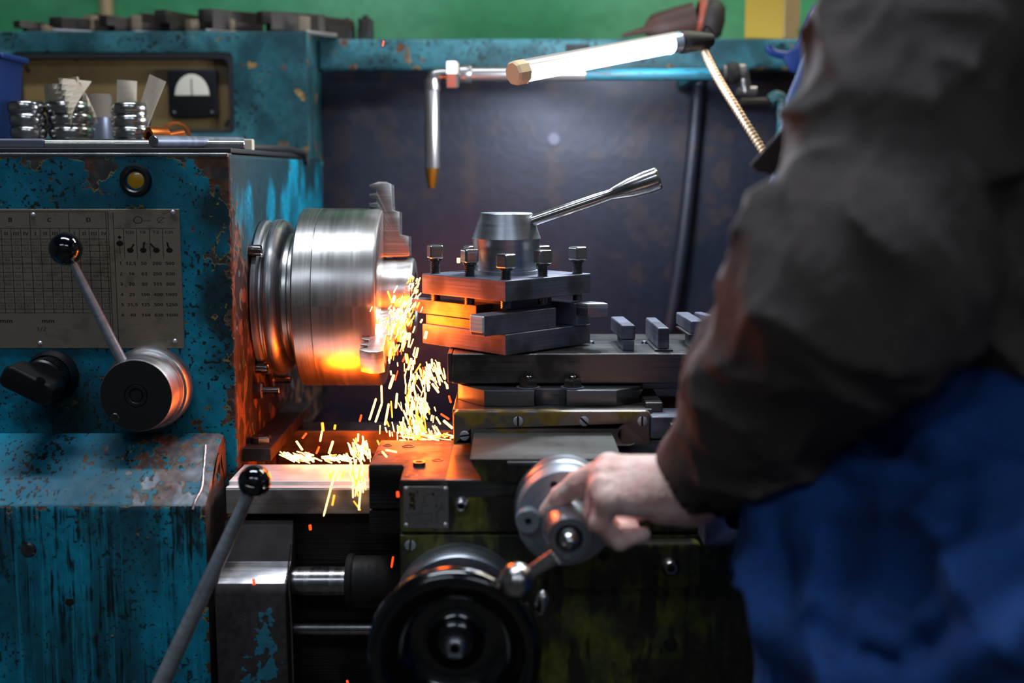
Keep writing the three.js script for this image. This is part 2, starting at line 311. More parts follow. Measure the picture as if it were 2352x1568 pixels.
for (const [x, z, L, W, I, col] of FIXTURES) {
  const f = thing('ceiling_light', 'white fluorescent batten hanging from the workshop ceiling', 'light', 'ceiling lights of the workshop');
  part('housing', bx(x - L / 2, x + L / 2, RH - 0.14, RH - 0.06, z - W / 2, z + W / 2, 0.01), M.fixture, f);
  for (const s of [-1, 1]) part('lamp_tube', rod(V(x - L / 2 + 0.02, RH - 0.16, z + s * 0.045), V(x + L / 2 - 0.02, RH - 0.16, z + s * 0.045), 0.014), M.tubeLight, f);
  for (const s of [-1, 1]) part('hanger', rod(V(x + s * L * 0.35, RH - 0.07, z), V(x + s * L * 0.35, RH + 0.001, z), 0.006), M.fixture, f);
  settle(f);
  const a = new THREE.RectAreaLight(col, I, L, W); a.position.set(x, RH - 0.18, z); a.rotation.x = -Math.PI / 2; scene.add(a);
}
{ // conduit on the back wall
  const p = at(244, 20, 2.72), c = thing('conduit_pipe', 'pale vertical conduit pipe on the green wall', 'pipe');
  part('pipe', rod(V(p.x, 0.9, p.z), V(p.x, 2.2, p.z), 0.014), flat(0xa58f6a, 0.5), c);
  for (const y of [1.2, 1.62, 2.05]) part('clip', bx(p.x - 0.022, p.x + 0.022, y - 0.01, y + 0.01, RZ0 - 0.001, p.z + 0.016, 0.003), M.iron, c);
  settle(c);
}

/* ---------- splash guard behind the bed ---------- */
{
  const g = thing('splash_guard', 'dark steel splash guard with a worn teal top rail behind the lathe bed', 'splash guard');
  const xl = -0.3016, xr = 0.95, yt = at(1200, 165, 1.95).y, ytop = at(1200, 88, 1.93).y;
  part('panel', bx(xl, xr, EYE - 0.62, yt + 0.01, -1.975, -1.965, 0.001), M.guard, g, 'dark blue-grey sheet steel');
  part('top_rail', bx(xl, xr, yt, ytop, -2.02, -1.93, 0.006), M.faded, g, 'faded teal paint with rust patches');
  const a = at(1606, 178, 1.952), b = at(1535, 760, 1.93);
  part('rib', tube([a, a.clone().lerp(b, 0.33).add(V(0.004, 0, 0)), a.clone().lerp(b, 0.66).add(V(0.005, 0, 0)), b], 0.011, 30, 10), M.guard, g, 'folded seam rib');
  part('rivet', turn([[0, 0.004], [0.009, 0.003], [0.012, 0]], at(1272, 320, 1.965), V(0, 0, 1), 20), flat(0x6c7080, 0.6, 0.2), g, 'pale grey rivet');
  const r = at(1327, 112, 1.93);
  part('latch', bx(r.x - 0.018, r.x + 0.018, r.y - 0.006, r.y + 0.006, -1.935, -1.922, 0.002), M.iron, g);
  const bb = thing('chip_tray', 'dark steel chip tray under the lathe bed', 'tray');
  part('pan', bx(-0.9, 1.1, 0.36, 0.38, -1.96, -1.06, 0.003), M.iron, bb);
  part('lip', bx(-0.9, 1.1, 0.38, 0.44, -1.07, -1.06, 0.002), M.iron, bb);
  part('stand', bx(-0.8, 1.0, 0, 0.36, -1.8, -1.15, 0.01), M.teal, bb);
  for (const s of [-1, 1]) part('end_lip', bx(0.1 + s * 1.0 - 0.004, 0.1 + s * 1.0 + 0.004, 0.38, 0.44, -1.955, -1.075, 0.002), M.iron, bb);
  part('side_panel', bx(-0.42, xl + 0.001, EYE - 0.62, EYE + 0.015, -1.975, -1.965, 0.001), M.guard, g);
  part('guard_stay', bx(-0.3, 0.9, 0.38, EYE - 0.6, -1.99, -1.976, 0.002), M.iron, g);
  settle(g); settle(bb);
}

/* ---------- electrical cabinet on the headstock ---------- */
const HX = -0.302, HZ = -1.32, HY = at(520, 353, 1.32).y;
const CZ = -1.84, CY1 = at(700, 72, 1.84).y;
{
  const c = thing('electrical_cabinet', 'worn teal control cabinet with a recessed meter window, standing on the headstock', 'cabinet');
  const wx0 = at(30, 200, 1.84).x, wx1 = at(535, 200, 1.84).x, wy0 = at(200, 306, 1.84).y, wy1 = at(200, 121, 1.84).y;
  const front = new THREE.Shape([[-0.78, HY], [HX, HY], [HX, CY1], [-0.78, CY1]].map(p => new THREE.Vector2(...p)));
  part('front', slab(front, CZ - 0.03, CZ, 0.002, [roundRect(wx0, wx1, wy0, wy1, 0.008, THREE.Path)]), M.faded, c, 'faded teal paint worn to grey');
  part('body', slabX([[-2.08, HY], [CZ - 0.03, HY], [CZ - 0.03, CY1], [-2.05, CY1], [-2.072, CY1 - 0.006], [-2.08, CY1 - 0.03]].map(p => [p[0], p[1]]), -0.78, HX, 0.002), M.faded, c);
  const gk = roundRect(wx0, wx1, wy0, wy1, 0.008);
  part('gasket', slab(gk, CZ - 0.026, CZ - 0.002, 0.0008, [roundRect(wx0 + 0.007, wx1 - 0.007, wy0 + 0.006, wy1 - 0.009, 0.012, THREE.Path)]), M.rubber, c, 'black rubber window gasket');
  part('panel', slab(roundRect(wx0 + 0.006, wx1 - 0.006, wy0 + 0.005, wy1 - 0.008, 0.012), CZ - 0.029, CZ - 0.021, 0.0005), M.tan, c, 'tan instrument panel');
  const m0 = at(388, 269, 1.845), m1 = at(496, 158, 1.845);
  const meter = part('ammeter', slab(roundRect(m0.x, m1.x, m0.y, m1.y, 0.005), CZ - 0.021, CZ - 0.004, 0.002), M.plastic, c, 'square black ammeter with a pale half-round dial');
  const mc = at(442, 219, 1.845), rw = 0.0255, sh = new THREE.Shape(); sh.moveTo(-rw, 0); sh.absellipse(0, 0, rw, 0.031, Math.PI, 0, true); sh.lineTo(-rw, 0);
  const dial = slab(sh, 0, 0.001, 0.0002); dial.translate(mc.x, mc.y, CZ - 0.0042); part('dial', dial, flat(0xcfc7b4, 0.5), meter);
  part('needle', bx(mc.x - 0.0006, mc.x + 0.0006, mc.y, mc.y + 0.024, CZ - 0.0034, CZ - 0.0024, 0.0001), M.hole, meter);
  for (const [sx, sy] of [[0.008, 0.007], [m1.x - m0.x - 0.008, 0.007]]) part('screw', turn([[0, 0.0015], [0.002, 0.001], [0.0026, 0]], V(m0.x + sx, m0.y + sy, CZ - 0.004), V(0, 0, 1), 12), M.screw, meter);
  settle(c);
}

/* ---------- headstock ---------- */
const SZ = -1.48, SY = at(800, 682, 1.48).y;           // spindle axis
const gauss = (x, y, p, r) => Math.exp(-((x - p.x) ** 2 + (y - p.y) ** 2) / (r * r));
const hp = [[215, 392, 0.026, 0.24], [470, 388, 0.02, 0.2], [505, 400, 0.012, 0.22], [80, 372, 0.016, 0.13], [235, 826, 0.008, 0.3], [300, 470, 0.014, 0.12], [428, 560, 0.014, 0.1]].map(([x, y, r, a]) => [at(x, y, 1.32), r, a]);
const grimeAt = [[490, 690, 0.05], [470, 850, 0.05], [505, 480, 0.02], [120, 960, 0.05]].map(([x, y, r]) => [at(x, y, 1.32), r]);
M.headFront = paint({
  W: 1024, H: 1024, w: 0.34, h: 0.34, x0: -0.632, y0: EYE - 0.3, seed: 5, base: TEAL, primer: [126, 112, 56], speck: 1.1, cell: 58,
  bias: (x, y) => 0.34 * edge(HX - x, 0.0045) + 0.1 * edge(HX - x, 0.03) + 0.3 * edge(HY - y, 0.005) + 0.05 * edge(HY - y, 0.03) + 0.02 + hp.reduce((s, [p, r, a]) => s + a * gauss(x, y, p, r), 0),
  sootTone: (x, y) => 0.35 + grimeAt.reduce((s, [p, r]) => s + 1.1 * gauss(x, y, p, r), 0),
});
M.headSide = paint({ W: 768, H: 640, w: 0.54, h: 0.45, x0: 1.3, y0: EYE - 0.4, seed: 53, base: TEAL, speck: 0.6, cell: 34, metal: [44, 42, 42], primer: [60, 62, 54], sootTone: (x, y) => 1.05 + 0.5 * smooth(1.42, 1.34, x), bias: (x, y) => 0.42 * smooth(EYE - 0.03, EYE - 0.13, y + 0.05 * (fbm(x * 12, y * 12, 57, 3) - 0.5) + 0.3 * (x - 1.4)) + 0.12 * edge(x - 1.32, 0.015) });  // grime, raised across the whole wall to darken its tone
const LEDGE = at(300, 993, 1.32).y;
function headPlate() { // engraved lathe table
  const W = 1536, H = 1024, c = document.createElement('canvas'); c.width = W; c.height = H; const k = c.getContext('2d');
  k.fillStyle = '#857a6c'; k.fillRect(0, 0, W, H);
  for (let i = 0; i < 2600; i++) { const x = rnd() * W, y = rnd() * H; k.fillStyle = rnd() < 0.5 ? 'rgba(40,34,26,0.10)' : 'rgba(150,142,130,0.08)'; k.fillRect(x, y, 4 + rnd() * 40, 1 + rnd() * 5); }
  for (let i = 0; i < 60; i++) { const x = rnd() * W, y = rnd() * H, r = 10 + rnd() * 40; k.fillStyle = 'rgba(52,44,32,0.07)'; for (let q = 0; q < 9; q++) { k.beginPath(); k.arc(x + (rnd() - 0.5) * r * 2, y + (rnd() - 0.5) * r * 2, r * (0.2 + 0.5 * rnd()), 0, 7); k.fill(); } }
  k.strokeStyle = k.fillStyle = '#1d1a15'; k.lineWidth = 3;
  const ln = (x0, y0, x1, y1) => { k.beginPath(); k.moveTo(x0, y0); k.lineTo(x1, y1); k.stroke(); };
  const tx = (s, x, y, z, f = 'bold ') => { k.font = f + z + 'px sans-serif'; k.textAlign = 'center'; k.textBaseline = 'middle'; k.fillText(s, x, y); };
  // left table: four columns A..D, sub-columns I..IV
  const X0 = 20, X1 = 1130, cw = (X1 - X0) / 5;
  ln(X0, 20, X1, 20); ln(X1, 20, X1, 900); ln(X1 - 12, 20, X1 - 12, 900);
  'ABCD'.split('').forEach((s, i) => { const x = X0 + cw * (i + 1); ln(x, 20, x, 760); tx(s, x + cw / 2, 78, 44); for (let q = 0; q < 4; q++) { ln(x + cw * q / 4, 140, x + cw * q / 4, 760); tx(['I', 'II', 'III', 'IV'][q], x + cw * (q + 0.5) / 4, 178, 32); } });
  for (const y of [140, 218, 262, 306, 350, 394, 402, 460, 520, 580, 600, 644, 688, 732, 760]) ln(X0, y, X1, y);
  const feeds = ['0,5', '0,6', '0,7', '0,8', '1', '1,2', '1,4', '1,6', '0,15', '0,175', '0,2', '0,25', '0,3', '0,35', '0,4', '0,5'];
  for (const [j, y] of [240, 284, 328, 372, 430, 490, 550, 622, 666, 710].entries()) for (let i = 0; i < 16; i++) if (hsh(i, j, 5) > 0.15) tx(feeds[(i * 3 + j * 5) % 16], X0 + cw + cw * (i + 0.5) / 4, y, 21, '');
  tx('mm', 520, 820, 40); tx('mm', 760, 820, 40); tx('1/2', 720, 880, 40, '');
  // right table: spindle speeds
  const R0 = 1160, R1 = 1510, rw = (R1 - R0) / 4.7;
  ln(R0, 20, R0, 980); ln(R0, 140, R1, 140); k.lineWidth = 5; k.beginPath(); k.arc(1300, 80, 24, 0, 7); k.stroke(); k.lineWidth = 3; tx('min', 1352, 84, 24, ''); k.beginPath(); k.arc(1430, 80, 20, 0.6, 5.6); k.stroke(); ln(1412, 102, 1452, 60);
  const xs = [0.5, 1.2, 2.2, 3.2, 4.2].map(q => R0 + rw * q);
  for (const q of [0.75, 1.72, 2.72, 3.72]) ln(R0 + rw * q, 140, R0 + rw * q, 360);
  ['1:32', '1:8', '1:2', '1,25'].forEach((s, i) => tx(s, xs[i + 1], 168, 26));
  ln(xs[0] - 6, 190, xs[0] - 6, 330); k.beginPath(); k.arc(xs[0] - 6, 250, 20, 0, 7); k.fill(); k.beginPath(); k.arc(xs[0] - 6, 205, 10, 0, 7); k.fill();
  [[22, -46], [6, -60], [-34, -50], [-12, -58]].forEach(([dx, dy], i) => { const x = xs[i + 1], y = 300; k.beginPath(); k.arc(x, y, 19, 0, 7); k.fill(); k.lineWidth = 10; ln(x, y, x + dx, y + dy); k.lineWidth = 3; });
  [['12,5', 50, 200, 500], [16, 63, 250, 630], [20, 80, 315, 800], [25, 100, 400, 1000], ['31,5', 125, 500, 1250], [40, 160, 630, 1600]].forEach((r, j) => { tx(String(j + 1), xs[0] - 6, 395 + j * 76, 30); r.forEach((s, i) => tx(String(s), xs[i + 1], 395 + j * 76, 32)); });
  const t = new THREE.CanvasTexture(c); t.colorSpace = THREE.SRGBColorSpace; return t;
}
function rivets(list, r, parent) { for (const p of list) part('rivet', turn([[0, r * 0.7], [r * 0.5, r * 0.6], [r * 0.9, r * 0.25], [r, 0]], p, V(0, 0, 1), 14), M.bright, parent, 'round steel rivet'); }
const uvTo = (g, x0, x1, y0, y1) => { const p = g.attributes.position, u = g.attributes.uv; for (let i = 0; i < p.count; i++) u.setXY(i, (p.getX(i) - x0) / (x1 - x0), (p.getY(i) - y0) / (y1 - y0)); return g; };
const headstock = thing('headstock', 'chipped teal cast-iron lathe headstock with an engraved table plate and an amber lamp', 'headstock');
{
  const h = headstock;
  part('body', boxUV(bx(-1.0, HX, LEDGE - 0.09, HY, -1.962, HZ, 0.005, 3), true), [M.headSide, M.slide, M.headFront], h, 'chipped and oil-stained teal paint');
  part('top_edge', bx(-1.0, HX - 0.002, HY - 0.0035, HY + 0.0012, HZ - 0.02, HZ + 0.0006, 0.0018), M.screw, h, 'bare worn metal edge');
  // foot on the bed
  const f0 = at(622, 1029, 1.34), fb = at(622, 1060, 1.34).y;
  part('foot', bx(HX - 0.02, f0.x, fb, f0.y, -1.62, -1.34, 0.002), M.iron, h, 'oily cast-iron foot');
  const hb = at(597, 1018, 1.365);
  part('hex_bolt', hexHead(V(hb.x, f0.y, -1.37), V(0, 1, 0), 0.0125, 0.008), M.bolt, h);
  for (const z of [-1.407, -1.481]) { const p = V(HX, at(580, 888, 1.43).y, z); const b = part('stud', rod(p, p.clone().add(V(0.03, 0, 0)), 0.0045), M.bolt, h); part('nut', hexHead(p, V(1, 0, 0), 0.0105, 0.011), M.bolt, b); }
  // engraved plate
  const p0 = at(-190, 800, 1.318), p1 = at(411, 480, 1.318), pm = new THREE.MeshPhysicalMaterial({ map: headPlate(), roughness: 0.36, metalness: 0.45 });
  const plate = part('table_plate', uvTo(bx(p0.x, p1.x, p0.y, p1.y, HZ - 0.001, HZ + 0.0014, 0.0005), p0.x, p1.x, p0.y, p1.y), pm, h, 'dull engraved metal plate of feeds and spindle speeds');
  rivets([[76, 493], [397, 487], [92, 788], [402, 783]].map(([x, y]) => at(x, y, 1.3186)), 0.0026, plate);
  // lamp
  const c = at(312, 414, 1.32), lamp = part('indicator_bezel', turn([[0.0105, -0.012], [0.0112, 0.003], [0.0128, 0.0048], [0.0158, 0.0046], [0.0172, 0.002], [0.0174, -0.001]], c, V(0, 0, 1), 40), M.plastic, h, 'round black lamp bezel');
  part('lens', turn([[0, 0.0012], [0.008, 0.0005], [0.0108, -0.001], [0.0108, -0.006]], c, V(0, 0, 1), 32), M.amber, lamp, 'amber lamp lens');
  part('bezel_back', turn([[0, -0.006], [0.0112, -0.006]], c, V(0, 0, 1), 24), M.hole, lamp);
  // main shift lever hub rests
}
function hexHead(o, dir, r, hgt, sides = 6) {
  const p = [[0, 0], [r * 0.98, 0], [r, hgt * 0.06], [r, hgt * 0.8], [r * 0.86, hgt], [0, hgt]];
  let g = new THREE.LatheGeometry(p.map(q => new THREE.Vector2(q[0], q[1])), sides); g = creased(g, 0.3);
  const uv = g.attributes.uv; for (let i = 0; i < uv.count; i++) uv.setXY(i, uv.getX(i) * 6 * r, uv.getY(i) * hgt * 2);
  return aim(g, o, dir);
}
{ // speed lever with its round hub
  const L = thing('gear_shift_lever', 'steel gear shift lever with a black ball on a round hub, over the engraved plate', 'lever');
  const o = at(351, 886, 1.32); o.z = HZ;
  part('hub', turn([[0, 0], [0.044, 0], [0.0455, 0.003], [0.0455, 0.02], [0.0435, 0.0235], [0.041, 0.0245], [0.0395, 0.028], [0.039, 0.057], [0.0375, 0.06]], o, V(0, 0, 1), 72), M.cast, L, 'turned grey steel hub');
  part('hub_cap', turn([[0, 0.0604], [0.006, 0.0603], [0.0065, 0.059], [0.008, 0.0605], [0.0112, 0.0606], [0.0118, 0.0594], [0.0126, 0.0605], [0.0376, 0.0603], [0.0378, 0.058]], o, V(0, 0, 1), 72), flat(0x1b1a1b, 0.45, 0.2), L, 'flat black hub face');
  const s = o.clone().add(V(-0.0235, -0.0235, 0.0602)); part('screw', turn([[0, 0.0014], [0.0042, 0.0014], [0.0052, 0.0005], [0.0054, -0.001]], s, V(0, 0, 1), 20), M.bolt, L);
  const b = at(151, 572, 1.268), a = at(284, 838, 1.268), dir = b.clone().sub(a).normalize();
  part('rod', turn([[0, -0.03], [0.0066, -0.03], [0.0058, 0.01], [0.0042, b.distanceTo(a) - 0.01], [0, b.distanceTo(a) - 0.01]], a, dir, 24), M.lever, L, 'tapered grey rod');
  part('ball', ball(b, 0.0172), M.bakelite, L, 'glossy black ball');
  settle(L);
}
{ // rotary switch
  const k = thing('selector_knob', 'black ribbed selector knob below the engraved plate', 'knob'), o = at(122, 862, 1.32); o.z = HZ;
  part('base', turn([[0, 0], [0.0285, 0], [0.0285, 0.006], [0.026, 0.01], [0.025, 0.016]], o, V(0, 0, 1), 48), M.plastic, k);
  part('collar', turn([[0.0235, 0.012], [0.0225, 0.034], [0.0205, 0.036], [0, 0.036]], o, V(0, 0, 1), 48), M.plastic, k);
  for (let i = 0; i < 14; i++) { const a = 0.15 + i * 0.09; part('rib', bx(-0.0007, 0.0007, 0.0224, 0.0242, 0.016, 0.033, 0.0004).rotateZ(-a).translate(o.x, o.y, o.z), M.plastic, k); }
  const grip = slab(roundRect(-0.0125, 0.0125, -0.027, 0.03, 0.0085), 0.034, 0.072, 0.003); grip.rotateZ(1.1); grip.translate(o.x, o.y, o.z);
  part('grip', grip, M.plastic, k, 'wide black finger grip');
  const d = V(Math.cos(1.1 + Math.PI / 2), Math.sin(1.1 + Math.PI / 2), 0).multiplyScalar(0.018).add(o);
  part('pointer', turn([[0, 0.0735], [0.0045, 0.073], [0.005, 0.071]], V(d.x, d.y, o.z).add(V(0.03, -0.002, 0)), V(0, 0, 1), 18), M.plastic, k);
  settle(k);
}
settle(headstock);

/* ---------- feed gearbox below the headstock ---------- */
const GZ = -1.222, GY = at(300, 1164, 1.222).y, GX = at(474, 1164, 1.222).x;
{
  const gap = at(455, 1150, 1.222);
  M.boxFront = paint({ W: 1024, H: 1024, w: 0.36, h: 0.36, x0: -0.66, y0: GY - 0.35, seed: 23, base: TEAL, drip: 0.95, sootTone: (x, y) => 0.55 + 0.5 * smooth(-0.42, -0.33, x) * smooth(GY - 0.16, GY, y), speck: 0.9, cell: 60, bias: (x, y) => 0.26 * edge(Math.abs(GY + 0.001 - y), 0.004) + 0.26 * edge(GX - x, 0.006) - 0.02 });
  M.boxTop = paint({ W: 1024, H: 512, w: 0.36, h: 0.18, x0: -0.66, y0: 1.2, seed: 29, base: TEAL, sootTone: 0.3, speck: 1.2, cell: 62, rust: 0.35, metal: [84, 90, 96], primer: [92, 96, 84], bias: (x, y) => 0.34 * smooth(-0.47, -0.345, x + 0.02 * Math.sin(y * 60) - 0.25 * (y - 1.27)) - 0.03 + 0.2 * edge(y - 1.222, 0.006) });
  const g = thing('feed_gearbox', 'oil-streaked teal feed gearbox with a sloping worn top and bare metal corner', 'gearbox');
  const prof = [[HZ + 0.0005, LEDGE - 0.004], [HZ + 0.004, LEDGE], [HZ + 0.03, LEDGE - 0.008], [GZ - 0.02, GY + 0.0135], [GZ - 0.005, GY + 0.0035], [GZ - 0.0012, GY + 0.0005], [GZ, GY - 0.005], [GZ, EYE - 0.72], [HZ - 0.06, EYE - 0.72], [HZ - 0.06, LEDGE - 0.1], [HZ + 0.0005, LEDGE - 0.1]];
  const hole = new THREE.Path(); hole.absellipse(1.284, at(515, 1080, 1.284).y, 0.0085, 0.0125, 0, Math.PI * 2, true);
  const body = slabX(prof, -1.0, GX, 0.007, [hole]);
  part('body', boxUV(body, true), [M.wing, M.boxTop, M.boxFront], g, 'teal paint with oil drips, bare worn metal end');
  const wf = at(462, 1110, 1.24);
  part('worn_seam', tube([V(GX - 0.016, LEDGE - 0.0078, HZ + 0.03), V(GX - 0.012, GY + 0.026, GZ - 0.039), V(GX - 0.01, GY + 0.0135, GZ - 0.02), V(GX - 0.013, GY + 0.0035, GZ - 0.005), V(GX - 0.014, GY - 0.003, GZ)], 0.0017, 24, 8), M.screw, g, 'bright worn seam');  // thin tube added for the bare worn metal along the corner
  const sc = at(66, 1262, 1.222); part('screw', [turn([[0, 0.003], [0.0062, 0.0028], [0.008, 0.001], [0.0082, -0.001]], sc, V(0, 0, 1), 24), bx(sc.x - 0.0005, sc.x + 0.0005, sc.y - 0.005, sc.y + 0.005, GZ + 0.0024, GZ + 0.0032, 0.0002).translate(-sc.x, -sc.y, 0).rotateZ(-0.7).translate(sc.x, sc.y, 0)], M.bolt, g, 'dark slotted screw');
  const pl = at(160, 1382, 1.222); part('plug', hexHead(V(pl.x, pl.y, GZ - 0.001), V(0, 0, 1), 0.0052, 0.002, 5), M.iron, g, 'small dark plug');
  settle(g);
}
{ // long lever
  const L = thing('feed_lever', 'long steel feed lever with a black ball, in front of the gearbox corner', 'lever');
  const b = at(585, 1105, 1.16), a = at(352, 1610, 1.13), base = at(300, 1730, 1.2); base.z = GZ;
  const d = b.clone().sub(a), n = d.length();
  part('rod', turn([[0, -0.05], [0.0092, -0.05], [0.0088, 0], [0.0074, n * 0.6], [0.006, n], [0, n]], a, d, 28), M.lever, L, 'tapered bare steel rod');
  part('ball', [ball(b, 0.0162), turn([[0.0158, -0.0004], [0.0165, 0], [0.0158, 0.0004]], b, V(0.25, 1, 0.1), 48)], M.bakelite, L, 'glossy black ball');
  const r0 = a.clone().sub(d.clone().normalize().multiplyScalar(0.05));
  part('hub', turn([[0, 0], [0.03, 0], [0.03, 0.05], [0.026, 0.07], [0, 0.1]], V(r0.x - 0.004, r0.y - 0.014, GZ), V(0, 0, 1), 36), M.cast, L);
  settle(L);
}

/* ---------- spindle nose, chuck, workpiece ---------- */
const ax = px => (px - 1176) / FOCAL * 1.48 * 1.0, AX = V(1, 0, 0), AO = V(0, SY, SZ);
{
  const n = thing('spindle_nose', 'ribbed steel spindle flange between the headstock and the chuck', 'flange');
  part('cover', turn([[0, HX], [0.0915, HX], [0.0935, HX + 0.002], [0.0935, HX + 0.0075], [0.089, HX + 0.0105], [0.0885, HX + 0.0125], [0.0935, HX + 0.016], [0.0945, HX + 0.018], [0.0945, HX + 0.024], [0.092, HX + 0.029], [0.086, HX + 0.0335], [0.08, HX + 0.0345], [0, HX + 0.0345]], AO, AX, 96), M.cast, n, 'ribbed cast steel cover');
  part('collar', turn([[0.0775, HX + 0.03], [0.0775, HX + 0.0395], [0.0765, HX + 0.0405], [0.0738, HX + 0.0405], [0.0738, HX + 0.0425], [0.0765, HX + 0.0425], [0.077, ax(690)], [0.076, ax(699)], [0, ax(699)]], AO, AX, 96), M.chuck, n, 'bright turned collar');
  for (const a of [0.9, 2.47, 4.04, 5.61]) { const p = V(HX + 0.002, SY + Math.cos(a) * 0.099, SZ + Math.sin(a) * 0.099); part('cap_screw', turn([[0, 0.012], [0.003, 0.012], [0.0035, 0.0085], [0.006, 0.012], [0.0066, 0.0105], [0.0066, -0.004]], p, AX, 18), M.bolt, n); }
  settle(n);
}
{
  const c = thing('lathe_chuck', 'bright turned steel three-jaw lathe chuck lit orange from below', 'chuck');
  const x0 = ax(699), x1 = ax(744), x2 = ax(884), R = 0.1075;
  part('back_plate', turn([[0, x0], [R - 0.003, x0], [R, x0 + 0.0025], [R, x1 - 0.0006], [R - 0.0008, x1 - 0.0004], [R - 0.0012, x1]], AO, AX, 128), M.chuck, c, 'turned steel back plate');
  part('body', turn([[R - 0.0012, x1], [R - 0.0008, x1 + 0.0004], [R, x1 + 0.0006], [R, x2 - 0.006], [R - 0.0015, x2 - 0.0018], [R - 0.005, x2], [0.03, x2], [0.03, x2 - 0.03]], AO, AX, 128), M.chuck, c, 'turned steel chuck body');
  // stepped jaws: outline in (x, radius)
  const o = [[x2 - 0.012, 0.05], [x2 - 0.012, 0.1385], [x2 - 0.006, 0.1385], [x2 - 0.006, 0.1355], [x2 - 0.012, 0.1355]];
  const out = [[ax(942), 0.05], [ax(942), 0.0735], [ax(921), 0.0755], [ax(921), 0.103], [ax(905), 0.105], [ax(903), 0.136], [ax(890), 0.139], [ax(873), 0.139]];
  for (let r = 0.135; r > 0.05; r -= 0.011) out.push([ax(852), r], [ax(852), r - 0.004], [ax(868), r - 0.0055], [ax(868), r - 0.0095]);
  for (const [i, phi] of [0.06, 0.06 + 2.0944, 0.06 - 2.0944].entries()) {
    const g = slab(out, -0.015, 0.015, 0.0008); g.rotateX(0); g.applyMatrix4(new THREE.Matrix4().makeRotationX(-phi)); g.translate(0, SY, SZ);
    part('jaw', g, M.chuck, c, 'stepped steel jaw with scroll teeth');
  }
  settle(c);
  const w = single('workpiece', 'short round steel bar held in the chuck jaws, being turned', 'workpiece', turn([[0, x2 - 0.01], [0.0475, x2 - 0.01], [0.0475, ax(948)], [0.0462, ax(951)], [0.044, ax(953)], [0.03, ax(954)], [0.028, ax(950)], [0, ax(950)]], AO, AX, 96), M.chuck);
}

/* ---------- bed ---------- */
const BY = at(700, 1066, 1.339).y;
{
  const b = thing('lathe_bed', 'lathe bed with bright ground front way and dark gap behind', 'lathe bed');
  part('front_way', bx(HX + 0.0008, 1.0, BY - 0.02, BY, -1.339, -1.264, 0.001), M.rail, b, 'bright ground steel way');
  part('front_step', [bx(HX + 0.0008, 1.0, BY - 0.02, BY - 0.0045, -1.266, -1.258, 0.0006), bx(HX + 0.0008, 1.0, BY - 0.02, BY - 0.0035, -1.257, -1.25, 0.0006)], M.rail, b, 'grooved step of the way');
  part('front_face', bx(HX + 0.0008, 1.0, BY - 0.032, BY - 0.0055, -1.27, -1.2495, 0.0008), M.ground, b, 'brushed steel front face');
  part('front_wall', bx(HX + 0.0008, 1.0, EYE - 0.72, BY - 0.02, -1.33, -1.272, 0.002), M.iron, b, 'dark cast-iron wall');
  part('back_way', bx(HX + 0.0008, 1.0, BY - 0.03, BY, -1.575, -1.52, 0.001), M.slide, b, 'oily back way');
  part('back_wall', bx(HX + 0.0008, 1.0, EYE - 0.72, BY - 0.02, -1.57, -1.53, 0.002), M.iron, b);
  for (const x of [-0.2, 0.1, 0.5]) part('cross_rib', bx(x - 0.02, x + 0.02, EYE - 0.72, BY - 0.06, -1.54, -1.32, 0.004), M.iron, b);
  for (const px of [600, 612, 690]) { const p = at(px, 1212, 1.272); part('set_screw', turn([[0, 0.001], [0.0022, 0.001], [0.0025, 0.003], [0.0045, 0.003], [0.0048, -0.002]], V(p.x, p.y - (px === 612 ? 0.006 : 0), -1.272), V(0, 0, 1), 16), M.iron, b); }
  settle(b);
}
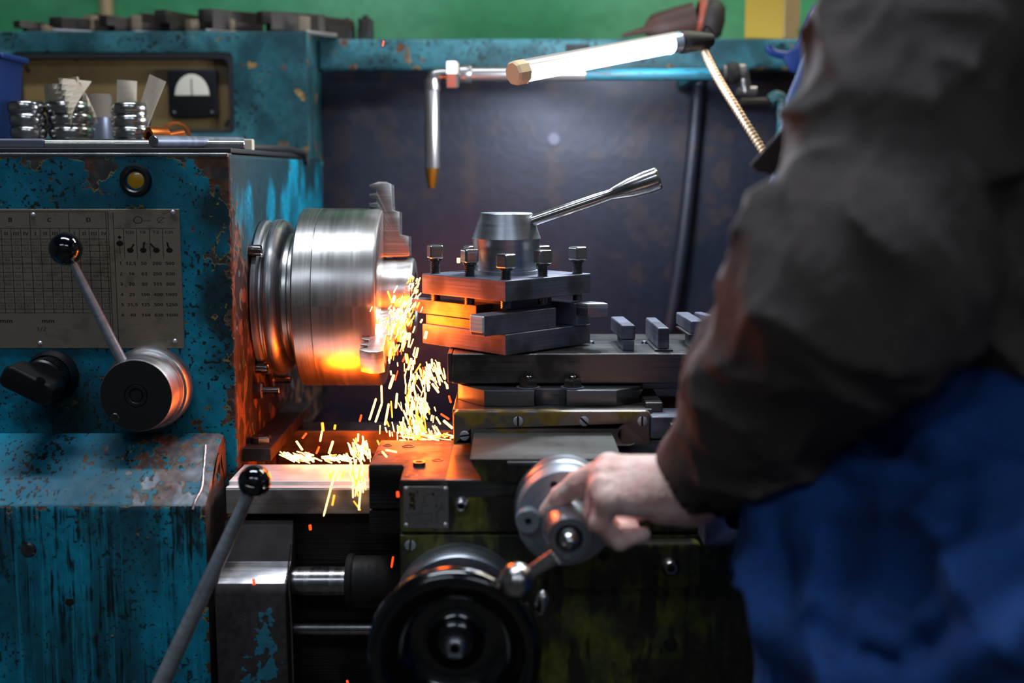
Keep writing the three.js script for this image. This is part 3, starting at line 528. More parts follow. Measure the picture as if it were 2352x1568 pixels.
{ // bearing bracket of the screws
  const g = thing('screw_bracket', 'dark iron bearing bracket with flaking teal paint beside the gearbox corner', 'bracket');
  const x0 = at(505, 1350, 1.225).x, x1 = at(668, 1350, 1.225).x, yt = at(590, 1196, 1.25).y, y1 = at(590, 1285, 1.24).y, y2 = at(590, 1352, 1.2).y;
  M.flaked = surface(512, 768, 0.16, 0.24, -0.32, 0.6, (x, y) => { const f = fbm(x * 200, y * 200, 41, 3), p = 0.6 * fbm(x * 55, y * 34, 42, 3) + 0.4 * fbm(x * 190, y * 150, 43, 3), c = edge(Math.abs(x + 0.248 + 0.006 * Math.sin(y * 70)), 0.04) * smooth(y2 + 0.002, y2 - 0.03, y), t = smooth(0.5, 0.52, p - 0.36 * (1 - c)); return [...mix3([36 + 22 * f, 33 + 21 * f, 34 + 22 * f], [4, 78 + 26 * f, 96 + 30 * f], t), lerp(0.4, 0.5, t) + 0.15 * f, 0.3 * (1 - t), 0.3 + 0.5 * t]; }, 0.0004);
  part('body', boxUV(slabX([[-1.272, yt], [-1.252, yt], [-1.235, y1], [-1.205, y2 + 0.004], [-1.2, y2 - 0.006], [-1.205, EYE - 0.66], [-1.272, EYE - 0.66]], x0, x1, 0.003), true), [M.iron, M.shaft, M.flaked], g, 'dark iron with flakes of teal paint');
  
  part('edge_strip', tube([[668, 1250], [662, 1310], [664, 1345], [668, 1400], [674, 1568], [676, 1640]].map(([x, y]) => at(x, y, 1.2)), 0.0009, 40, 6), M.screw, g, 'bright worn edge');
  settle(g);
  const s = thing('lead_screw', 'oily round lead screw shaft with a thick dark coupling sleeve', 'shaft'), o = at(735, 1335, 1.243);
  part('shaft', turn([[0, -0.3], [0.0155, -0.3], [0.0155, 0.8], [0, 0.8]], V(0, o.y, o.z), AX, 40), M.shaft, s, 'bare steel shaft');
  const xa = at(800, 1335, 1.25).x; part('sleeve', turn([[0.0155, xa - 0.001], [0.0285, xa], [0.0295, xa + 0.002], [0.0295, xa + 0.006], [0.0275, xa + 0.008], [0.0275, xa + 0.075], [0.0155, xa + 0.076]], V(0, o.y, o.z), AX, 48), M.iron, s, 'dark coupling sleeve');
  settle(s);
  const f = at(755, 1442, 1.243); single('feed_rod', 'thin bright feed rod below the lead screw', 'shaft', turn([[0, -0.3], [0.0085, -0.3], [0.0085, 0.8], [0, 0.8]], V(0, f.y, f.z), AX, 32), M.shaft);
}

/* ---------- carriage: saddle and apron ---------- */
const AZ = -1.14, SADY = at(970, 1100, 1.14).y, WAYY = at(1250, 987, 1.27).y, SPLIT = at(1000, 1226, 1.14).y;
const AX0 = at(919, 1300, 1.14).x;
function slotted(p, r, rot, parent, mat = M.bright) {
  const halves = []; for (const s of [0, 1]) { const sh = new THREE.Shape(); const a = 0.18; sh.absarc(0, 0, r, a, Math.PI - a); sh.closePath(); const g = slab(sh, -0.001, r * 0.42, r * 0.16); g.rotateZ(rot + s * Math.PI); g.translate(p.x, p.y, p.z); halves.push(g); }
  const m = part('screw', halves, mat, parent, 'round slotted screw'); part('slot', turn([[0, r * 0.1], [r * 1.0, r * 0.1], [r * 1.02, -0.0005]], p, V(0, 0, 1), 24), M.hole, m); return m;
}
{
  const c = thing('lathe_carriage', 'oil-stained olive lathe carriage with saddle, apron and riveted diagram plate', 'carriage');
  part('saddle_wing', slabY([[at(846, 1065, 1.2).x, -1.315], [at(846, 1065, 1.2).x, -1.2], [AX0 - 0.003, -1.2], [AX0, -1.19], [AX0 + 0.001, AZ + 0.001], [-0.062, AZ + 0.001], [-0.062, -1.315]], SADY - 0.016, SADY, 0.0025), M.wing, c, 'rough rusty saddle wing');
  part('wing_front', bx(at(846, 1065, 1.2).x, AX0 + 0.01, at(860, 1170, 1.2).y, SADY - 0.008, -1.25, -1.201, 0.002), M.iron, c, 'dark cast-iron front of the saddle');
  part('clamp_block', bx(at(848, 1200, 1.205).x, AX0 + 0.01, at(860, 1228, 1.205).y, at(860, 1171, 1.205).y, -1.25, -1.206, 0.002), M.iron, c);
  for (const [px, py, r] of [[963, 1070, 0.0065], [890, 1020, 0.005], [938, 1022, 0.007], [1005, 1055, 0.006], [945, 1092, 0.007], [880, 1040, 0.006]]) {
    const d = 1.14 * 700 / (py - 400) * 1.0, p = V(at(px, py, d).x, SADY, -d);
    part('cap_screw', turn([[0, -0.0008], [r * 0.62, -0.0008], [r * 0.66, py === 1070 ? 0.005 : 0.0006], [r * 0.95, py === 1070 ? 0.005 : 0.0006], [r, py === 1070 ? 0.004 : 0.0002], [r, -0.002]], p, V(0, 1, 0), 20), py === 1070 ? M.bolt : M.wing, c);
  }
  part('saddle_flat', bx(-0.0655, 0.3, SADY - 0.018, SADY - 0.0004, -1.315, AZ + 0.0005, 0.001), M.slide, c, 'scraped steel flat');
  // dovetail way with undercut sides
  const w0 = at(1080, 1056, 1.138).x, w1 = at(1428, 1056, 1.138).x;
  part('dovetail_way', boxUV(slab([[w0, WAYY], [w1, WAYY], [w1, WAYY - 0.002], [w1 - 0.012, SADY - 0.002], [w0 + 0.012, SADY - 0.002], [w0, WAYY - 0.002]], -1.5, -1.137, 0.0006), true), [M.way, M.way, M.olive], c, 'ground steel dovetail way');
  part('gib', bx(at(1165, 1060, 1.137).x, w1 - 0.004, WAYY - 0.006, WAYY - 0.0022, -1.139, -1.134, 0.0006), M.slide, c);
  part('apron_upper', boxUV(bx(AX0, 0.32, SPLIT + 0.0006, SADY - 0.004, -1.248, AZ, 0.004, 3), true), [M.iron, M.slide, M.olive], c, 'olive paint blackened by oil');
  part('apron_nose', bx(w0 + 0.013, w1 - 0.013, SADY - 0.02, WAYY - 0.001, -1.2, AZ - 0.001, 0.001), M.olive, c);
  part('apron_lower', bx(AX0, 0.32, EYE - 0.62, SPLIT - 0.0006, -1.212, AZ, 0.002), M.olive, c, 'dark olive paint with oil runs');
  // diagram plate
  const k = document.createElement('canvas'); k.width = k.height = 512; const q = k.getContext('2d');
  q.fillStyle = '#8c8884'; q.fillRect(0, 0, 512, 512); for (let i = 0; i < 900; i++) { q.fillStyle = rnd() < 0.5 ? 'rgba(30,28,26,0.12)' : 'rgba(150,148,146,0.1)'; q.fillRect(rnd() * 512, rnd() * 512, 2 + rnd() * 14, 1 + rnd() * 3); }
  q.fillStyle = 'rgba(74,58,22,0.75)'; for (let i = 0; i < 70; i++) { q.beginPath(); q.arc(100 + (rnd() - 0.5) * 60, 80 + rnd() * 200, 4 + rnd() * 12, 0, 7); q.fill(); } for (let i = 0; i < 12; i++) { q.beginPath(); q.arc(160 + (rnd() - 0.5) * 14, 45 + rnd() * 70, 3 + rnd() * 6, 0, 7); q.fill(); }
  q.strokeStyle = q.fillStyle = '#1c1c1c'; q.lineWidth = 3.4; const ln = pts => { q.beginPath(); pts.forEach((p, i) => i ? q.lineTo(...p) : q.moveTo(...p)); q.stroke(); };
  ln([[230, 120], [300, 95], [330, 60], [410, 40], [440, 50], [435, 100], [365, 120], [330, 95]]); q.beginPath(); q.moveTo(315, 95); q.lineTo(350, 70); q.lineTo(352, 115); q.fill(); ln([[235, 120], [245, 160]]);
  ln([[215, 330], [215, 190], [240, 190]]); ln([[230, 230], [290, 228]]); ln([[205, 310], [20, 340], [60, 375], [215, 330]]); ln([[60, 375], [68, 470]]); ln([[212, 345], [320, 320], [320, 470]]); ln([[90, 330], [150, 350], [200, 310]]); ln([[170, 380], [300, 420]]); ln([[150, 400], [260, 425], [320, 390]]); ln([[120, 450], [200, 430], [280, 470]]);
  ln([[375, 150], [375, 260]]); q.beginPath(); q.moveTo(364, 232); q.lineTo(386, 232); q.lineTo(375, 262); q.fill(); q.beginPath(); q.arc(380, 320, 17, 0, 7); q.stroke(); ln([[372, 336], [370, 440], [340, 450]]); ln([[390, 336], [392, 435], [420, 460]]); ln([[384, 304], [430, 220], [448, 200]]); ln([[392, 306], [442, 232]]); ln([[420, 280], [450, 230]]); ln([[440, 280], [462, 240]]); ln([[420, 280], [470, 278]]); q.font = '36px sans-serif'; q.fillText('2', 228, 205);
  const pt = new THREE.CanvasTexture(k); pt.colorSpace = THREE.SRGBColorSpace;
  const p0 = at(927, 1213, 1.139), p1 = at(1030, 1117, 1.139);
  const dp = part('diagram_plate', uvTo(bx(p0.x, p1.x, p0.y, p1.y, AZ - 0.0005, AZ + 0.0012, 0.0003), p0.x, p1.x, p0.y, p1.y), new THREE.MeshPhysicalMaterial({ map: pt, roughness: 0.4, metalness: 0.7 }), c, 'square metal plate with an engraved threading diagram');
  rivets([[933, 1122], [1023, 1123], [933, 1206], [1023, 1205]].map(([x, y]) => { const p = at(x, y, 1.138); p.z = AZ + 0.0012; return p; }), 0.0021, dp);
  const on = at(1060, 1156, 1.139); part('oil_nipple', turn([[0.0025, 0.004], [0.0028, 0.011], [0.0042, 0.012], [0.0056, 0.0105], [0.0056, 0.004], [0.0068, 0.003], [0.0068, 0]], V(on.x, on.y, AZ), V(0, 0, 1), 24), M.screw, c, 'steel oil nipple');
  const s0 = at(942, 1252, 1.139); slotted(V(s0.x, s0.y, AZ), 0.0052, 1.45, c);
  // raised plate on the apron
  const r0 = at(1290, 1352, 1.125), r1 = at(1612, 1246, 1.125);
  part('apron_plate', slab(roundRect(r0.x, r1.x, r0.y, r1.y, 0.006), AZ - 0.001, AZ + 0.016, 0.003), M.olive, c, 'raised olive cover plate');
  const bs = at(1540, 1301, 1.122); part('socket_screw', turn([[0.003, 0.004], [0.0034, 0.0085], [0.006, 0.0085], [0.0092, 0.004], [0.0096, 0]], V(bs.x, bs.y, AZ + 0.0155), V(0, 0, 1), 28), M.bolt, c, 'domed socket screw');
  for (const [x, y, r] of [[1540, 1480, 0.007], [1525, 1566, 0.006], [1385, 1262, 0.006]]) { const p = at(x, y, 1.14); const z = y < 1300 ? AZ + 0.0155 : AZ; part('plug', turn([[0, 0.001], [r * 0.5, 0.001], [r * 0.55, 0.002], [r * 0.9, 0.0018], [r, -0.0005]], V(p.x, p.y, z), V(0, 0, 1), 20), M.iron, c); }
  // steel end block with two bores
  const e0 = at(1618, 1252, 1.1), e1 = at(1745, 1163, 1.1), hs = [[1634, 1190, 0.0072], [1693, 1190, 0.0108]].map(([x, y, r]) => { const p = at(x, y, 1.1); return circlePath(p.x, p.y, r); });
  part('end_block', slab([[e0.x, e0.y], [e1.x, e0.y], [e1.x, e1.y], [e0.x, e1.y]], AZ - 0.001, -1.1, 0.0012, hs), M.black, c, 'dark steel block with two round bores');
  part('bore_back', bx(e0.x + 0.001, e1.x - 0.001, e0.y + 0.002, e1.y - 0.002, AZ - 0.004, AZ + 0.0006, 0.0005), M.hole, c);
  settle(c);
}

/* ---------- cross slide, swivel base, compound slide ---------- */
const CXZ = -1.268, CXY = at(1250, 938, 1.268).y;
{
  const c = thing('cross_slide', 'dark steel cross slide with an olive wiper plate and slotted screws', 'cross slide');
  const x0 = at(1042, 938, 1.268).x, x1 = at(1492, 938, 1.268).x, y985 = at(1250, 986, 1.262).y, y1020 = at(1060, 1019, 1.262).y;
  part('body', bx(x0 - 0.001, x1 + 0.003, WAYY + 0.0008, CXY - 0.0005, -1.56, CXZ, 0.0015), M.slide, c, 'dark ground steel body');
  part('rear_block', bx(x1 - 0.004, at(1521, 960, 1.28).x, at(1510, 985, 1.28).y, at(1510, 922, 1.28).y, -1.36, -1.275, 0.002), M.slide, c);
  const nl = at(1087, 987, 1.262).x, nr = at(1424, 987, 1.262).x, sh = new THREE.Shape(), R = 0.006;
  sh.moveTo(x0, y1020); sh.lineTo(nl, y1020); sh.lineTo(nl, y985); sh.lineTo(nr, y985); sh.lineTo(nr, y1020); sh.lineTo(x1, y1020); sh.lineTo(x1, CXY - R); sh.absarc(x1 - R, CXY - R, R, 0, Math.PI / 2); sh.lineTo(x0 + R, CXY); sh.absarc(x0 + R, CXY - R, R, Math.PI / 2, Math.PI); sh.lineTo(x0, y1020);
  const big = at(1441, 995, 1.262);
  const wp = part('wiper_plate', slab(sh, CXZ, -1.256, 0.0022, [circlePath(big.x, big.y, 0.0098)]), M.wiper = surface(768, 512, 0.25, 0.16, 0, 0, (x, y) => { const b = fbm(x * 26, y * 40, 231, 4), f = fbm(x * 200, y * 200, 232, 3), t = smooth(0.46, 0.56, b + 0.12 * (f - 0.5)); return [...mix3([128, 120, 112], mix3([134, 108, 28], [92, 76, 28], f), t), lerp(0.34, 0.5, t), lerp(0.8, 0, t), 0.4 + 0.3 * t]; }, 0.0002), c, 'wiper plate with worn olive paint');
  for (const [x, y, a] of [[1190, 967, 1.57], [1342, 967, 2.4], [1475, 967, 1.6], [1067, 1000, 0.15]]) { const p = at(x, y, 1.256); slotted(p, 0.0052, a, c); }
  slotted(V(big.x, big.y, CXZ + 0.001), 0.0078, 0.75, c, M.black);
  // stop bar with square-headed clamp screws, at the back of the slide
  const b0 = at(1496, 1008, 1.25), b1 = at(1700, 957, 1.25);
  part('stop_bar', bx(b0.x, b1.x, b0.y, b1.y, -1.3, -1.25, 0.0015), M.black, c, 'dark steel stop bar');
  const sq = at(1552, 986, 1.25); part('square_head', bx(sq.x - 0.0078, sq.x + 0.0078, sq.y - 0.0095, sq.y + 0.0085, -1.2505, -1.238, 0.002), M.bolt, c);
  const s2 = at(1573, 955, 1.27); part('square_head', bx(s2.x - 0.005, s2.x + 0.005, b1.y - 0.001, b1.y + 0.009, -1.28, -1.268, 0.0015), M.black, c);
  part('rear_cover', bx(at(1455, 900, 1.5).x, 0.5, at(1500, 915, 1.5).y, at(1500, 884, 1.5).y, -1.6, -1.5, 0.004), M.hub, c, 'pale blue-grey rear cover');
  part('rear_support', bx(at(1455, 900, 1.5).x, 0.5, at(1500, 1000, 1.5).y, at(1500, 915, 1.5).y, -1.59, -1.505, 0.002), M.olive, c, 'olive painted rear support');
  // swivel base with flats and a notch
  const yb = CXY - 0.0004, yt = at(1250, 896, 1.283).y;
  const X = px => at(px, 900, 1.283).x, P = [[X(1052), -1.5], [X(1048), -1.325], [X(1062), -1.314], [X(1112), -1.283], [X(1222), -1.283]];
  const nc = at(1264, 900, 1.283).x; for (let i = 0; i <= 10; i++) { const a = Math.PI - Math.PI * i / 10; P.push([nc + Math.cos(a) * 0.0175, -1.283 - Math.sin(a) * 0.009]); }
  P.push([X(1306), -1.283], [X(1416), -1.283], [X(1474), -1.306], [X(1486), -1.325], [X(1486), -1.5]);
  part('swivel_base', slabY(P, yb, yt, 0.0008), M.cast2 = steel({ kind: 'clean', base: 112, tint: [0.97, 1, 1.03], rough: 0.36 }), c, 'grey swivel base plate with a notched front');
  for (const px of [1213, 1315]) { const p = at(px, 888, 1.297); p.y = yt; const n = part('hex_nut', hexHead(p, V(0, 1, 0), 0.0105, 0.0105), M.bolt, c); part('washer', turn([[0, 0], [0.0128, 0], [0.0128, 0.0015], [0.01, 0.0017]], p, V(0, 1, 0), 28), M.black, n); part('stud', rod(p, p.clone().add(V(0, 0.0135, 0)), 0.0042), M.bolt, n); }
  settle(c);
}
const CPY = at(1200, 812, 1.31).y, CPB = at(1200, 881, 1.31).y;
{
  const c = thing('compound_slide', 'long dark steel compound slide under the tool post', 'slide');
  const x0 = at(1028, 812, 1.31).x;
  part('body', bx(x0 + 0.005, 0.42, CPB, CPY, -1.475, -1.31, 0.0018), M.slide, c, 'ground dark steel');
  part('end_cap', bx(x0, x0 + 0.0048, CPB + 0.001, CPY + 0.0004, -1.473, -1.312, 0.001), M.slide, c);
  part('lower_guide', bx(x0 + 0.02, 0.4, at(1250, 897, 1.32).y, CPB + 0.0005, -1.46, -1.33, 0.001), M.black, c);
  for (const px of [1358, 1480]) { const p = at(px, 790, 1.39); part('oil_cup', turn([[0, 0.004], [0.003, 0.003], [0.004, 0]], V(p.x, CPY, -1.39), V(0, 1, 0), 16), M.screw, c); }
  settle(c);
}

/* ---------- tool post ---------- */
const TC = V(-0.0064, 0, -1.381), TQ = Math.PI / 4;
const tl = g => { g.rotateY(TQ); g.translate(TC.x, 0, TC.z); return g; };
const PY = { t1: at(1156, 645, 1.283).y, t0: at(1156, 694, 1.283).y, b1: at(1156, 769, 1.283).y, b0: at(1156, 817, 1.283).y };
const tloc = (x, y, z) => V(x, y, z).applyAxisAngle(V(0, 1, 0), TQ).add(V(TC.x, 0, TC.z));
{
  const t = thing('tool_post', 'square four-way steel tool post turned cornerwise, with square-headed clamp screws', 'tool post'), S = 0.068;
  part('top_plate', tl(bx(-S, S, PY.t0, PY.t1, -S, S, 0.0012)), M.black, t, 'dark steel top plate');
  part('bottom_plate', tl(bx(-S, S, PY.b0, PY.b1, -S, S, 0.0012)), M.black, t, 'dark steel bottom plate');
  part('core', tl(bx(-0.037, 0.037, PY.b1 - 0.001, PY.t0 + 0.001, -0.037, 0.037, 0.002)), M.black, t);
  part('turn_seat', turn([[0, CPY], [0.05, CPY], [0.05, PY.b0 + 0.0005], [0, PY.b0 + 0.0005]], V(TC.x, 0, TC.z), V(0, 1, 0), 48), M.slide, t);
  const tops = { a: at(1085, 702, 1.32).y, b: at(1112, 726, 1.262).y };
  for (const [x, z, h] of [[-0.057, -0.057, 0.005], [-0.057, 0, 0.003], [-0.057, 0.057, 0], [0, 0.057, 0.002], [0.057, 0.057, 0.003], [0.057, 0, 0.002], [0.057, -0.057, 0.003], [0, -0.057, 0.002]]) {
    const p = tloc(x, PY.t1, z), y = PY.t1 + h, s = part('clamp_screw', thread(V(p.x, PY.t0 - 0.008, p.z), y + 0.0145 - PY.t0 + 0.008, 0.0058), M.bolt, t, 'square-headed clamp screw');
    const hd = bx(-0.0082, 0.0082, 0, 0.0155, -0.0082, 0.0082, 0.0026, 3); hd.rotateY(rr(0.2, 1.4)); hd.translate(p.x, y + 0.012, p.z); part('head', hd, M.polish, s);
    part('collar', turn([[0.0056, 0], [0.0075, 0.0005], [0.0075, 0.003], [0.0056, 0.0035]], V(p.x, y + 0.0095, p.z), V(0, 1, 0), 20), M.bolt, s);
  }
  settle(t);
  const h = thing('clamp_handle', 'polished conical clamp handle with a club-shaped lever, on the tool post', 'handle');
  const Y = py => at(1162, py, 1.38).y;
  part('hub', turn([[0, PY.t1], [0.036, PY.t1], [0.036, PY.t1 + 0.004], [0.0338, PY.t1 + 0.0045], [0.0338, Y(612)], [0.0388, Y(549)], [0.039, Y(547)], [0.0296, Y(491)], [0.0285, Y(488.5)], [0, Y(487)]], V(TC.x, 0, TC.z), V(0, 1, 0), 96, 0.35), M.hub, h, 'turned conical hub');
  const a = at(1215, 510, 1.372), b = at(1516, 408, 1.35), d = b.clone().sub(a), n = d.length();
  part('lever', turn([[0, 0], [0.0062, 0], [0.0064, n * 0.5], [0.0058, n * 0.63], [0.0075, n * 0.67], [0.0108, n * 0.78], [0.0124, n * 0.9], [0.0124, n - 0.0025], [0.0112, n - 0.0006], [0.0095, n], [0, n - 0.0006]], a, d, 40, 0.4), M.polish, h, 'club-shaped polished lever');
  settle(h);
}
function thread(o, L, r) { const p = [[0, 0]]; for (let y = 0; y < L; y += 0.0022) p.push([r, y], [r, y + 0.0008], [r * 0.86, y + 0.0011], [r * 0.86, y + 0.0018]); p.push([r, L], [0, L]); return turn(p, o, V(0, 1, 0), 20, 0.3); }
{ // turning tools clamped in the post
  const ya = at(1085, 736, 1.32).y, yb = at(1085, 702, 1.32).y, yB1 = at(1112, 726, 1.262).y;
  const A = thing('turning_tool', 'turning tool in the tool post cutting the workpiece, lit orange', 'cutting tool', null);
  part('shank', tl(bx(-0.0625, -0.039, ya, yb, -0.082, 0.0165, 0.0008)), M.slide, A, 'square steel shank');
  part('tip', tl(slabY([[-0.0625, -0.08], [-0.042, -0.08], [-0.046, -0.094], [-0.0585, -0.1005], [-0.0625, -0.092]], ya + 0.002, yb - 0.0005, 0.0006)), M.black, A, 'carbide tip');
  settle(A);
  single('packing_strip', 'flat steel packing strip under the cutting tool', 'strip', tl(bx(-0.064, -0.04, PY.b1, ya - 0.0002, -0.066, 0.009, 0.0006)), M.slide);
  const B = thing('turning_tool', 'dark turning tool whose end overhangs the front corner of the tool post', 'cutting tool', null);
  part('shank', tl(bx(-0.096, 0.0135, PY.b1 + 0.0002, yB1, 0.043, 0.065, 0.001)), M.black, B);
  part('tip', tl(bx(-0.0985, -0.0945, PY.b1 + 0.004, yB1 - 0.001, 0.044, 0.064, 0.0012)), M.rail, B, 'bright ground end');
  settle(B);
  const C = thing('turning_tool', 'turning tool with a pale ground tip pointing out behind the tool post', 'cutting tool', null);
  part('shank', tl(bx(0.04, 0.062, PY.b1 + 0.0002, yB1 + 0.003, -0.05, 0.072, 0.001)), M.black, C);
  part('tip', tl(slabY([[0.04, 0.071], [0.062, 0.071], [0.066, 0.09], [0.058, 0.102], [0.04, 0.088]], PY.b1 + 0.012, yB1 + 0.004, 0.001)), M.cast, C, 'pale ground tip');
  settle(C);
}
{ // loose bits on the compound slide
  const put = (px, d, w, h, L, base, label, kind) => {
    const p = at(px, 800, d), t = thing('tool_bit', label, 'tool bit', null), y = CPY;
    if (base[0]) part('packing', bx(p.x - base[0] / 2, p.x + base[0] / 2, y, y + base[1], -d - L * 0.5, -d + 0.002, 0.0006), M.black, t);
    if (base[2]) part('shim', bx(p.x - base[2] / 2, p.x + base[2] / 2, y + base[1], y + base[1] + 0.0022, -d - L * 0.8, -d + 0.004, 0.0005), M.slide, t);
    const y1 = y + base[1] + (base[2] ? 0.0022 : 0);
    part('shank', bx(p.x - w / 2, p.x + w / 2, y1, y1 + h, -d - L, -d, 0.0018), M.black, t); settle(t); t.rotation.y = kind; return t;
  };
  put(1438, 1.335, 0.0155, 0.0165, 0.085, [0.0125, 0.0115, 0], 'dark tool bit on a small packing block beside the tool post', 0.06);
  put(1521, 1.33, 0.0125, 0.0235, 0.1, [0, 0, 0.02], 'tall square tool bit lying on a flat shim on the compound slide', 0.03);
  put(1597, 1.34, 0.0155, 0.0145, 0.09, [0.0105, 0.0155, 0.022], 'tool bit raised on a shim and packing block on the compound slide', 0.05);
  put(1652, 1.345, 0.01, 0.028, 0.09, [0, 0.004, 0], 'thin upright tool bit at the worker\'s sleeve', 0.25);
}

/* ---------- handwheel and cranks on the apron ---------- */
{
  const w = thing('handwheel', 'glossy black dished carriage handwheel with a steel hub', 'handwheel'), o = at(1045, 1489, 1.03), R = 0.0768;
  const O = V(o.x, o.y, AZ);
  const zr = 0.117, zn = zr - 0.017; // rim centre in front of the apron
  part('dial', turn([[0, 0], [0.062, 0], [0.0632, 0.002], [0.0625, 0.03], [0.0595, 0.0345], [0.03, 0.035]], O, V(0, 0, 1), 96), M.hub, w, 'graduated steel dial');
  for (let i = -16; i <= 16; i++) { const L = i % 5 ? 0.004 : 0.007, m = bx(-0.00028, 0.00028, 0.0618, 0.0631, 0.029 - L, 0.029, 0.0001); m.rotateZ(i * 0.055); m.translate(O.x, O.y, O.z); part('dial_mark', m, M.hole, w); }
  part('rim', turn([[R - 0.022, zr - 0.011], [R - 0.008, zr - 0.0135], [R - 0.002, zr - 0.0105], [R, zr - 0.004], [R - 0.0005, zr + 0.003], [R - 0.004, zr + 0.0085], [R - 0.009, zr + 0.0105], [R - 0.0135, zr + 0.0095], [R - 0.017, zr + 0.004], [R - 0.0185, zr - 0.004], [R - 0.022, zr - 0.011]], O, V(0, 0, 1), 128, 1.2), M.wheel, w, 'round black rim');
  part('web', turn([[R - 0.018, zr - 0.004], [R - 0.022, zr - 0.011], [0.045, zr - 0.024], [0.03, zn - 0.012], [0.0215, zn - 0.008], [0.0175, zn - 0.003], [0.0135, zn - 0.002]], O, V(0, 0, 1), 96, 1.0), M.wheel, w, 'dished black web');
  part('boss', turn([[0.0225, 0.03], [0.0225, zn - 0.01]], O, V(0, 0, 1), 40), M.black, w);
  part('hub_nut', turn([[0.0038, zn - 0.002], [0.0042, zn + 0.0115], [0.0065, zn + 0.012], [0.0105, zn + 0.0095], [0.0128, zn + 0.0045], [0.0132, zn - 0.004]], O, V(0, 0, 1), 48), M.hub, w, 'domed steel nut with a hole');
  part('nut_bore', turn([[0, zn], [0.0042, zn]], O, V(0, 0, 1), 20), M.hole, w);
  settle(w);
}
{
  const c = thing('cross_feed_crank', 'steel cross-feed crank with a round dial, centre hub and ball handle', 'crank'), o = at(1300, 1190, 1.08), O = V(o.x, o.y, AZ);
  part('dial', turn([[0, 0], [0.044, 0], [0.0462, 0.003], [0.0465, 0.02], [0.0475, 0.023], [0.0475, 0.031], [0.0462, 0.034], [0.045, 0.0345]], O, V(0, 0, 1), 96), M.hub, c, 'knurled steel dial');
  part('face_plate', turn([[0.0455, 0.034], [0.0452, 0.058], [0.044, 0.0602], [0.0415, 0.0606], [0, 0.0606]], O, V(0, 0, 1), 96), M.face = steel({ kind: 'clean', base: 150, tint: [0.95, 1, 1.06], rough: 0.44, metal: 0.55 }), c, 'smooth grey face plate');
  const k = at(1213, 1197, 1.07), kn = part('lock_knob', turn([[0.003, 0.0005], [0.0032, 0.0105], [0.0105, 0.0105], [0.0115, 0.009], [0.0116, 0]], V(k.x, k.y, AZ + 0.0604), V(0, 0, 1), 40), M.face, c, 'round lock knob');
  part('knob_bore', turn([[0, 0.005], [0.0032, 0.005]], V(k.x, k.y, AZ + 0.0604), V(0, 0, 1), 18), M.hole, kn);
  const ib = at(1272, 1112, 1.08); part('index_mark', turn([[0, 0.0002], [0.003, 0.0002], [0.0034, 0]], V(ib.x, ib.y, AZ + 0.0606), V(0, 0, 1), 16), M.hole, c);
  part('hub', turn([[0.0225, 0.06], [0.023, 0.085], [0.0215, 0.1], [0.0198, 0.122], [0.0188, 0.1245], [0.0172, 0.1245], [0.0165, 0.1225], [0.012, 0.1222], [0.0112, 0.117]], O, V(0, 0, 1), 64), M.hub, c, 'stepped steel hub');
  part('cap_nut', turn([[0.0112, 0.116], [0.0098, 0.124], [0.0082, 0.131], [0.0048, 0.136], [0, 0.1375]], O, V(0, 0, 1), 40, 1.2), M.polish, c, 'domed polished nut');
  const b = at(1189, 1333, 0.991), hub = V(O.x, O.y, b.z), dir = b.clone().sub(hub).normalize();
  part('arm', turn([[0.0072, 0.015], [0.0062, 0.03], [0.0056, b.distanceTo(hub) - 0.012]], hub, dir, 28), M.polish, c, 'short polished arm');
  part('ball_handle', ball(b, 0.0154), M.polish, c, 'polished steel ball');
  settle(c);
  const l = thing('apron_knob', 'small dark polished knob behind the handwheel and ball handle', 'knob'), q = at(1245, 1384, 1.06);
  part('stem', rod(V(q.x + 0.004, q.y - 0.006, AZ), V(q.x, q.y - 0.004, q.z - 0.008), 0.0045), M.polish, l);
  const kb = new THREE.SphereGeometry(1, 28, 20).toNonIndexed(); kb.scale(0.0068, 0.0125, 0.0068); kb.rotateZ(-0.12); kb.translate(q.x, q.y, q.z); part('knob', kb, M.polish, l); settle(l);
}

